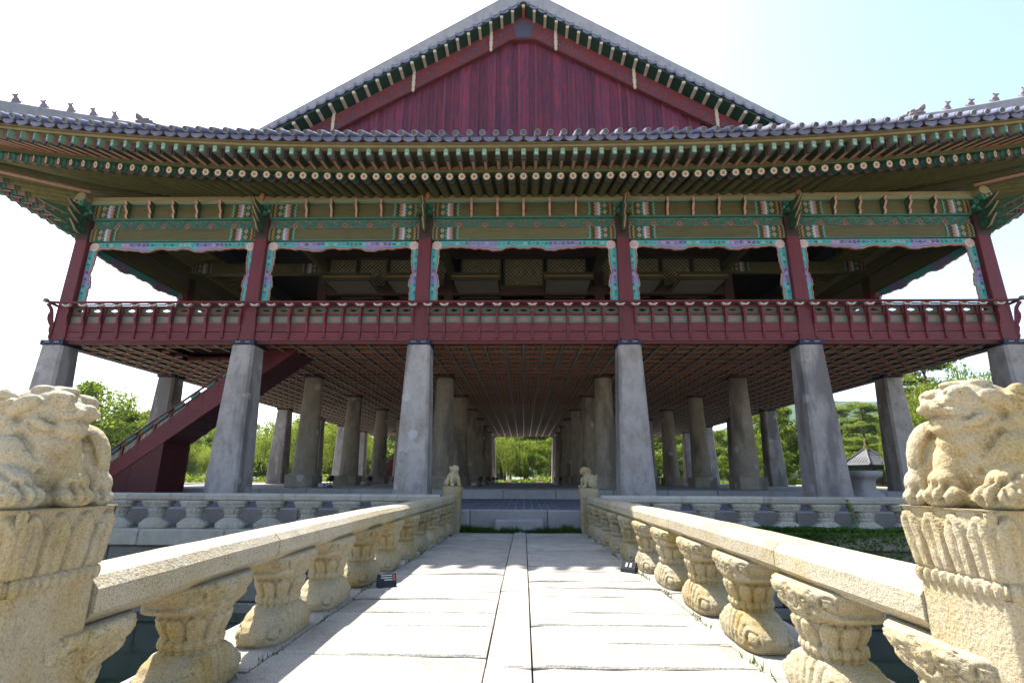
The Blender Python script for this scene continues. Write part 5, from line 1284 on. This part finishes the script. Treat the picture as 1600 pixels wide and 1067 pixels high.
# ================================================================== BACKGROUND
def quadleaf(b, c, r, n, mat, asp=1.0):
    a = n.orthogonal().normalized(); q = n.cross(a); t = rnd.uniform(0, 6.28); a, q = a*cos(t)+q*sin(t), q*cos(t)-a*sin(t)
    i = len(b.v); a *= r; q *= r*asp
    b.v += [tuple(c-a), tuple(c-q*.7), tuple(c+a), tuple(c+q*.7)]; b.f.append((i, i+1, i+2, i+3)); b.m.append(0)
def limbs(b, base, tips, r0, mat=None):
    for T in tips:
        mid = base.lerp(T, .5)+Vector((rnd.uniform(-.3, .3), rnd.uniform(-.3, .3), .3)); b.tube([base, mid, T], [r0, r0*.6, r0*.2], BARK, 5)
def broad(seed, H=10, Wd=4.6, n=12000, mat=None, leafr=.15):
    rnd.seed(seed); mat = mat or L_BROAD
    cr = MB(); cr.mi(mat); tr = MB(); cl = []
    for i in range(46):
        z = rnd.uniform(.22, 1); rr = Wd*sqrt(max(.05, 1-((z-.55)/.5)**2))*rnd.uniform(.35, 1.0); a = rnd.uniform(0, 6.28)
        cl.append((Vector((rr*cos(a)*.85, rr*sin(a)*.85, z*H)), rnd.uniform(.7, 1.5)*Wd/4.6))
    for i in range(n):
        c, r = rnd.choice(cl); d = Vector((rnd.gauss(0, 1), rnd.gauss(0, 1), rnd.gauss(0, 1))).normalized(); rad = r*rnd.uniform(.55, 1.08)
        p = c+Vector((d.x*rad, d.y*rad, d.z*rad*.72)); quadleaf(cr, p, leafr*rnd.uniform(.7, 1.5), (d+Vector((rnd.gauss(0, .6), rnd.gauss(0, .6), rnd.gauss(.4, .6)))).normalized(), mat, .8)
    top = Vector((rnd.uniform(-.4, .4), 0, H*.5)); tr.tube([(0, 0, -.6), (.1, 0, H*.2), top], [.38, .28, .18], BARK, 8)
    limbs(tr, Vector((.1, 0, H*.22)), [c[0] for c in cl[:7]], .16); limbs(tr, top, [c[0] for c in cl[7:16]], .12)
    return cr.mesh('crown'), tr.mesh('trunk')
def pine(seed, H=12, n=13000):
    rnd.seed(seed); cr = MB(); cr.mi(L_PINE); tr = MB(); pts = [Vector((0, 0, -.5))]; x = 0; y = 0
    for i in range(1, 8): x += rnd.uniform(-.3, .3); y += rnd.uniform(-.3, .3); pts.append(Vector((x, y, H*.96*i/7)))
    tr.tube(pts, [.3-.033*i for i in range(8)], BARK, 8); pads = []
    for i in range(42):
        z = rnd.uniform(.24, 1)**.8*H; k = (z/H); L = 3.9*(1.08-k)**.6*rnd.uniform(.4, 1.0)+.3; a = rnd.uniform(0, 6.28); base = pts[min(7, max(1, int(k*7)))]
        c = Vector((base.x+L*cos(a), base.y+L*sin(a), z)); pads.append((c, rnd.uniform(.8, 1.5))); 
        if i % 2 == 0: limbs(tr, Vector((base.x, base.y, z-.6)), [c], .08)
    for i in range(n):
        c, r = rnd.choice(pads); a = rnd.uniform(0, 6.28); q = sqrt(rnd.random())*r; p = c+Vector((q*cos(a), q*sin(a), rnd.gauss(.05, .17)*(1.3-q/r)))
        quadleaf(cr, p, .15*rnd.uniform(.6, 1.4), Vector((rnd.gauss(0, .6), rnd.gauss(0, .6), 1)).normalized(), L_PINE, .5)
    return cr.mesh('crown'), tr.mesh('trunk')
def willow(seed, H=10, n=12000):
    rnd.seed(seed); cr = MB(); cr.mi(L_WILL); tr = MB(); W_ = 5
    tr.tube([(0, 0, -.5), (.2, 0, H*.3), (.0, .1, H*.6)], [.45, .35, .2], BARK, 8); st = []
    for i in range(430):
        a = rnd.uniform(0, 6.28); q = sqrt(rnd.random())*W_; z = H*(1-.45*(q/W_)**2)*rnd.uniform(.86, 1.02); st.append((q*cos(a), q*sin(a), z, rnd.uniform(.3, .72)*z))
    limbs(tr, Vector((0, .1, H*.55)), [Vector((s[0]*.8, s[1]*.8, s[2]-.4)) for s in st[:14]], .13)
    for i in range(n):
        s = rnd.choice(st); t = rnd.random()**1.2; p = Vector((s[0]*(1+.06*t)+rnd.gauss(0, .07), s[1]*(1+.06*t)+rnd.gauss(0, .07), s[2]-s[3]*t))
        i0 = len(cr.v); a = rnd.uniform(0, 6.28); dx, dy = cos(a)*.05, sin(a)*.05; l = rnd.uniform(.22, .5)
        cr.v += [tuple(p+Vector((-dx, -dy, 0))), tuple(p+Vector((dx*.4, dy*.4, -l*.5))), tuple(p+Vector((dx, dy, 0))), tuple(p+Vector((0, 0, l*.3)))] ; cr.f.append((i0, i0+1, i0+2, i0+3)); cr.m.append(0)
    for i in range(n//3):
        s = rnd.choice(st); p = Vector((s[0]+rnd.gauss(0, .2), s[1]+rnd.gauss(0, .2), s[2]+rnd.gauss(0, .2))); quadleaf(cr, p, .14, Vector((rnd.gauss(0, 1), rnd.gauss(0, 1), rnd.gauss(0, 1))).normalized(), L_WILL, .4)
    return cr.mesh('crown'), tr.mesh('trunk')
KB = [broad(11), broad(12, 9, 5.2), broad(13, 11, 4.2)]; KP = [pine(21), pine(22, 13), pine(23, 11)]; KW = [willow(31), willow(32, 9)]
rnd.seed(99)
def tree(kind, xd, D, H, lab, grp, sx=1):
    K = {'b': KB, 'p': KP, 'w': KW}[kind]; nm = {'b': 'broadleaf_tree', 'p': 'pine_tree', 'w': 'willow_tree'}[kind]; i = rnd.randrange(len(K)); cr, tr = K[i]
    H0 = {'b': (10, 9, 11), 'p': (12, 13, 11), 'w': (10, 9)}[kind][i]*1.03; s = H/H0
    t = empty(nm, (xd*D, D, Z(-1.0)), lab, 'tree', grp, rnd.uniform(0, 6.28)); t.scale = (s*sx*rnd.uniform(.9, 1.1), s*sx*rnd.uniform(.9, 1.1), s)
    put('crown', cr, t); put('trunk', tr, t)
GW = 'trees on the far side of the pond'
# singled-out trees (h = height above ground)
tree('b', -.835, 62, 11.8, 'airy green tree with open crown above the left lion, beyond the staircase', None)
tree('b', -.76, 66, 9.0, 'rounded smaller green tree beside the airy tree left of the staircase', None)
tree('p', .79, 60, 15.6, 'tall lone pine rising against the sky at the right, behind the willow', None)
tree('w', .86, 50, 12.2, 'large pale weeping willow just left of the right lion head', None, 1.25)
tree('w', .80, 54, 9.8, 'smaller weeping willow beside the dark corner column on the right', None)
tree('b', 1.03, 56, 12.2, 'leafy tree between the right lion and the outermost right column', None)
tree('p', .655, 84, 13.2, 'layered pine behind the small tile roofed pavilion', None)
tree('p', .60, 90, 13.6, 'tall layered pine left of the small pavilion, right of a front column', None)
tree('p', .70, 88, 13.2, 'layered pine right of the small pavilion in front of the wooded slope', None)
tree('b', .735, 74, 9.5, 'bright green bush-like tree beside the dark corner column', None)
tree('b', .47, 78, 11.5, 'rounded green tree seen just left of the big right front column', None)
tree('b', .455, 70, 6.5, 'low bright green tree in front of the blue grey garden wall', None)
tree('w', -.045, 86, 7.6, 'willow framed by the central aisle under the pavilion', None, 1.1)
tree('w', -.47, 76, 9.6, 'pale weeping willow seen between the second and third left columns', None, 1.1)
tree('w', -.35, 76, 9.6, 'weeping willow seen behind the round columns on the left', None, 1.1)
ROWT = []
def row(x0, x1, st, Dr, Hr, kinds, nm, sxx=1.0):
    x = x0
    while x < x1:
        kind = kinds(x); ROWT.append((nm, x, rnd.uniform(*Dr), rnd.uniform(*Hr)+(1.5 if abs(x) < .15 else (-1.2 if x > .33 else 0)), kind, sxx)); x += rnd.uniform(*st)
row(-1.08, 1.12, (.036, .052), (92, 104), (9.5, 11.5), lambda x: 'b' if rnd.random() < .6 else ('w' if x < 0 and rnd.random() < .5 else 'p'), 'middle')
row(-1.08, 1.12, (.05, .07), (112, 135), (13, 15.5), lambda x: 'b' if rnd.random() < .6 else 'p', 'back')
row(-1.06, 1.10, (.05, .07), (84, 90), (4.5, 7), lambda x: 'b' if rnd.random() < .7 or x > 0 else 'w', 'front', 1.35)
row(-.16, .18, (.028, .036), (100, 120), (12.5, 15), lambda x: 'p' if rnd.random() < .5 else 'b', 'back')
ZN = [(-.97, 'left of every column'), (-.56, 'between first and second columns'), (-.21, 'between second and third columns'), (.21, 'in the central bay'), (.56, 'between fourth and fifth columns'), (.97, 'between fifth and sixth columns'), (9, 'right of every column')]
ORD = ['leftmost', 'second', 'third', 'fourth', 'fifth', 'sixth', 'seventh', 'eighth', 'ninth', 'tenth', 'eleventh', 'twelfth', 'thirteenth', 'fourteenth', 'fifteenth', 'sixteenth', 'seventeenth', 'eighteenth', 'nineteenth', 'twentieth']
cnt_ = {}
for nm, x, D, H_, kind, sxx in sorted(ROWT, key=lambda q: q[1]):
    zn = [b_ for a_, b_ in ZN if x < a_][0]; KN = {'b': 'rounded broadleaf tree', 'p': 'layered pine', 'w': 'weeping willow'}[kind]; k_ = (nm, zn, kind); i_ = cnt_.get(k_, 0); cnt_[k_] = i_+1
    tree(kind, x, D, H_, f"{KN}, {nm} row, {ORD[i_]}{'' if i_ == 0 else ' from left'} {zn}", f"{KN}s in the {nm} row across the pond", sxx)
# shrubs on the far bank
ub = MB(); ub.mi(L_BROAD); rnd.seed(5)
for i in range(26000):
    x = rnd.uniform(-95, 95); yy = rnd.uniform(76, 84); top = .9+1.2*noise.noise(Vector((x*.18, 3, 0)))+.5*noise.noise(Vector((x*.6, 9, 0))); z = -1+max(.15, top)*rnd.random()
    quadleaf(ub, Vector((x, yy, Z(z))), rnd.uniform(.12, .24), Vector((rnd.gauss(0, 1), rnd.gauss(0, 1), rnd.gauss(.5, 1))).normalized(), L_BROAD)
put('bank_shrubs', ub, kind='stuff', label='low green shrubs along the far bank of the pond', cat='shrubs')
# hills
hm = MB(); R = []
for j in range(26):
    r = []
    for i in range(151):
        x = -1.3+2.75*i/150; D = 700+36*j; prof = 30+125*math.exp(-((x-.52)/.22)**2)+85*math.exp(-((x-.75)/.2)**2)+95*math.exp(-((x+.64)/.10)**2)+40*math.exp(-((x+1.1)/.2)**2)
        k = sin(min(1, j/16)*pi/2); n_ = noise.fractal(Vector((x*9, j*.15, 0)), 1, 2, 4)*10
        r.append((x*D, D, Z(-5+(prof+n_)*k+5*noise.noise(Vector((x*D*.03, D*.03, 1)))+3.5*noise.noise(Vector((x*D*.09, D*.09, 2))))))
    R.append(r)
hm.rings(R, HILLM, cap=False, closed=False); put('wooded_hill', hm.mesh('wooded_hill', False), kind='structure')
# far side of the island: balustrade and lion posts
t = empty('far_balustrade', (0, 0, 0), 'pale stone balustrade along the far edge of the island behind the pavilion', 'balustrade')
FB = baluster_mesh(14, 16, False)
for a, c in ((-29, -3.2), (-.0+3.1, 29)):
    x = a
    while x < c-.5:
        xn = min(c, x+2.2); rail_seg(t, (x, 55.2), (xn, 55.2), Z(-.62), Z(-.62), 1.0, G_BANK); x = xn
    x = a+.4
    while x < c: put('baluster', FB, t, (x, 55.2, Z(-1.15)), pi/2, (1, 1, .8)); x += 1.1
for sx in (-1, 1):
    x = sx*1.55; t2 = empty('far_lion_post', (x, 55.3, Z(-1.15)), ('left' if sx < 0 else 'right')+' of the two tiny lion posts at the far end of the central aisle', 'stone post', 'far lion posts')
    b = MB(); b.cbox(-.17, .17, -.17, .17, 0, .75, G_LION, .02); b.cbox(-.2, .2, -.2, .2, .75, .92, G_LION, .02); put('post_shaft', b, t2); put('lion', LIONF, t2, (0, 0, .9), pi/2, (1.1,)*3)
    # side rails of the same balustrade on the island's long sides
for sx in (-1, 1):
    t = empty('side_balustrade', (0, 0, 0), ('left' if sx < 0 else 'right')+' side stone balustrade of the island running away from the bridge', 'balustrade', 'side balustrades of the island')
    y = 12
    while y < 54: rail_seg(t, (sx*28, y), (sx*28, min(55, y+2.2)), Z(-.55), Z(-.55), 1.0, G_BANK); put('baluster', FB, t, (sx*28, y+1.1, Z(-1.12)), 0, (1, 1, .9)); y += 2.2
# tile roofed hexagonal pavilion on the right, far away
t = empty('small_pavilion', (51.6, 80, Z(-1.0)), 'small hexagonal pavilion with grey tiled roof and gilt finial beyond the right columns', 'pavilion')
b = MB(); R = []
for q, h in ((4.3, 2.9), (3.2, 3.45), (2.1, 4.15), (1.1, 4.85), (.45, 5.3)):
    R.append([(q*cos(pi/3*j)*(1.0), q*sin(pi/3*j), h+(.16*q/4.3)) if 1 else 0 for j in range(6)])
TILED = flat('dark_grey_tile', (.10, .10, .105)); TILEL = flat('darker_grey_tile', (.05, .05, .055)); b.rings(R, TILEL)
for j in range(6):
    b.tube([(4.45*cos(pi/3*j), 4.45*sin(pi/3*j), 3.2), (2.1*cos(pi/3*j), 2.1*sin(pi/3*j), 4.3), (.4*cos(pi/3*j), .4*sin(pi/3*j), 5.4)], .13, TILED, 6)
    for k in range(1, 12):
        u = k/12; A = Vector((4.32*cos(pi/3*j), 4.32*sin(pi/3*j), 2.98)).lerp(Vector((4.32*cos(pi/3*(j+1)), 4.32*sin(pi/3*(j+1)), 2.98)), u)
        q = 1-abs(2*u-1); m_ = (j+.5)*pi/3; inn = Vector((-cos(m_), -sin(m_), 0)); ln = 3.3*q; b.tube([A, A+inn*ln+Vector((0, 0, 2.15*ln/3.4))], .07, TILED, 4)
put('roof', b, t)
b = MB(); b.rings([[(r*cos(2*pi*j/10), r*sin(2*pi*j/10), z) for j in range(10)] for z, r in ((5.25, .5), (5.45, .55), (5.5, .3), (5.75, .35), (5.8, .2), (6.05, .28), (6.1, .12), (6.6, .1), (7.0, .02))], GOLD); put('finial', b, t)
for j in range(6):
    b = MB(); b.tube([(3.1*cos(pi/3*j), 3.1*sin(pi/3*j), .3), (3.1*cos(pi/3*j), 3.1*sin(pi/3*j), 3.0)], .14, RED, 8); put('pillar', b, t)
    A = Vector((3.1*cos(pi/3*j), 3.1*sin(pi/3*j), 0)); B_ = Vector((3.1*cos(pi/3*(j+1)), 3.1*sin(pi/3*(j+1)), 0)); b = MB(); b.box(-.06, .06, 0, 3.1, 2.55, 2.9, GREEN); b.box(-.05, .05, 0, 3.1, .9, 1.0, RED); b.box(-.03, .03, 0, 3.1, .3, .9, REDD); put('wall_panel', b, t, mat=aim(A, B_))
b = MB(); b.rings([[(3.7*cos(pi/3*j), 3.7*sin(pi/3*j), z) for j in range(6)] for z in (-.2, .3)], G_BASE); put('base', b, t)
# garden wall
t = empty('garden_wall', (39, 90, Z(-1)), 'pale blue grey garden wall with a dark tiled coping across the pond on the right', 'wall')
b = MB(); b.box(-6, 20, -.2, .2, -.2, 2.0, flat('pale_wall_plaster', (.33, .42, .45))); put('wall_face', b, t)
b = MB(); b.prism([(-.5, 2.0), (.5, 2.0), (0, 2.4)], 'x', -6.2, 20.2, TILE); put('coping', b, t)
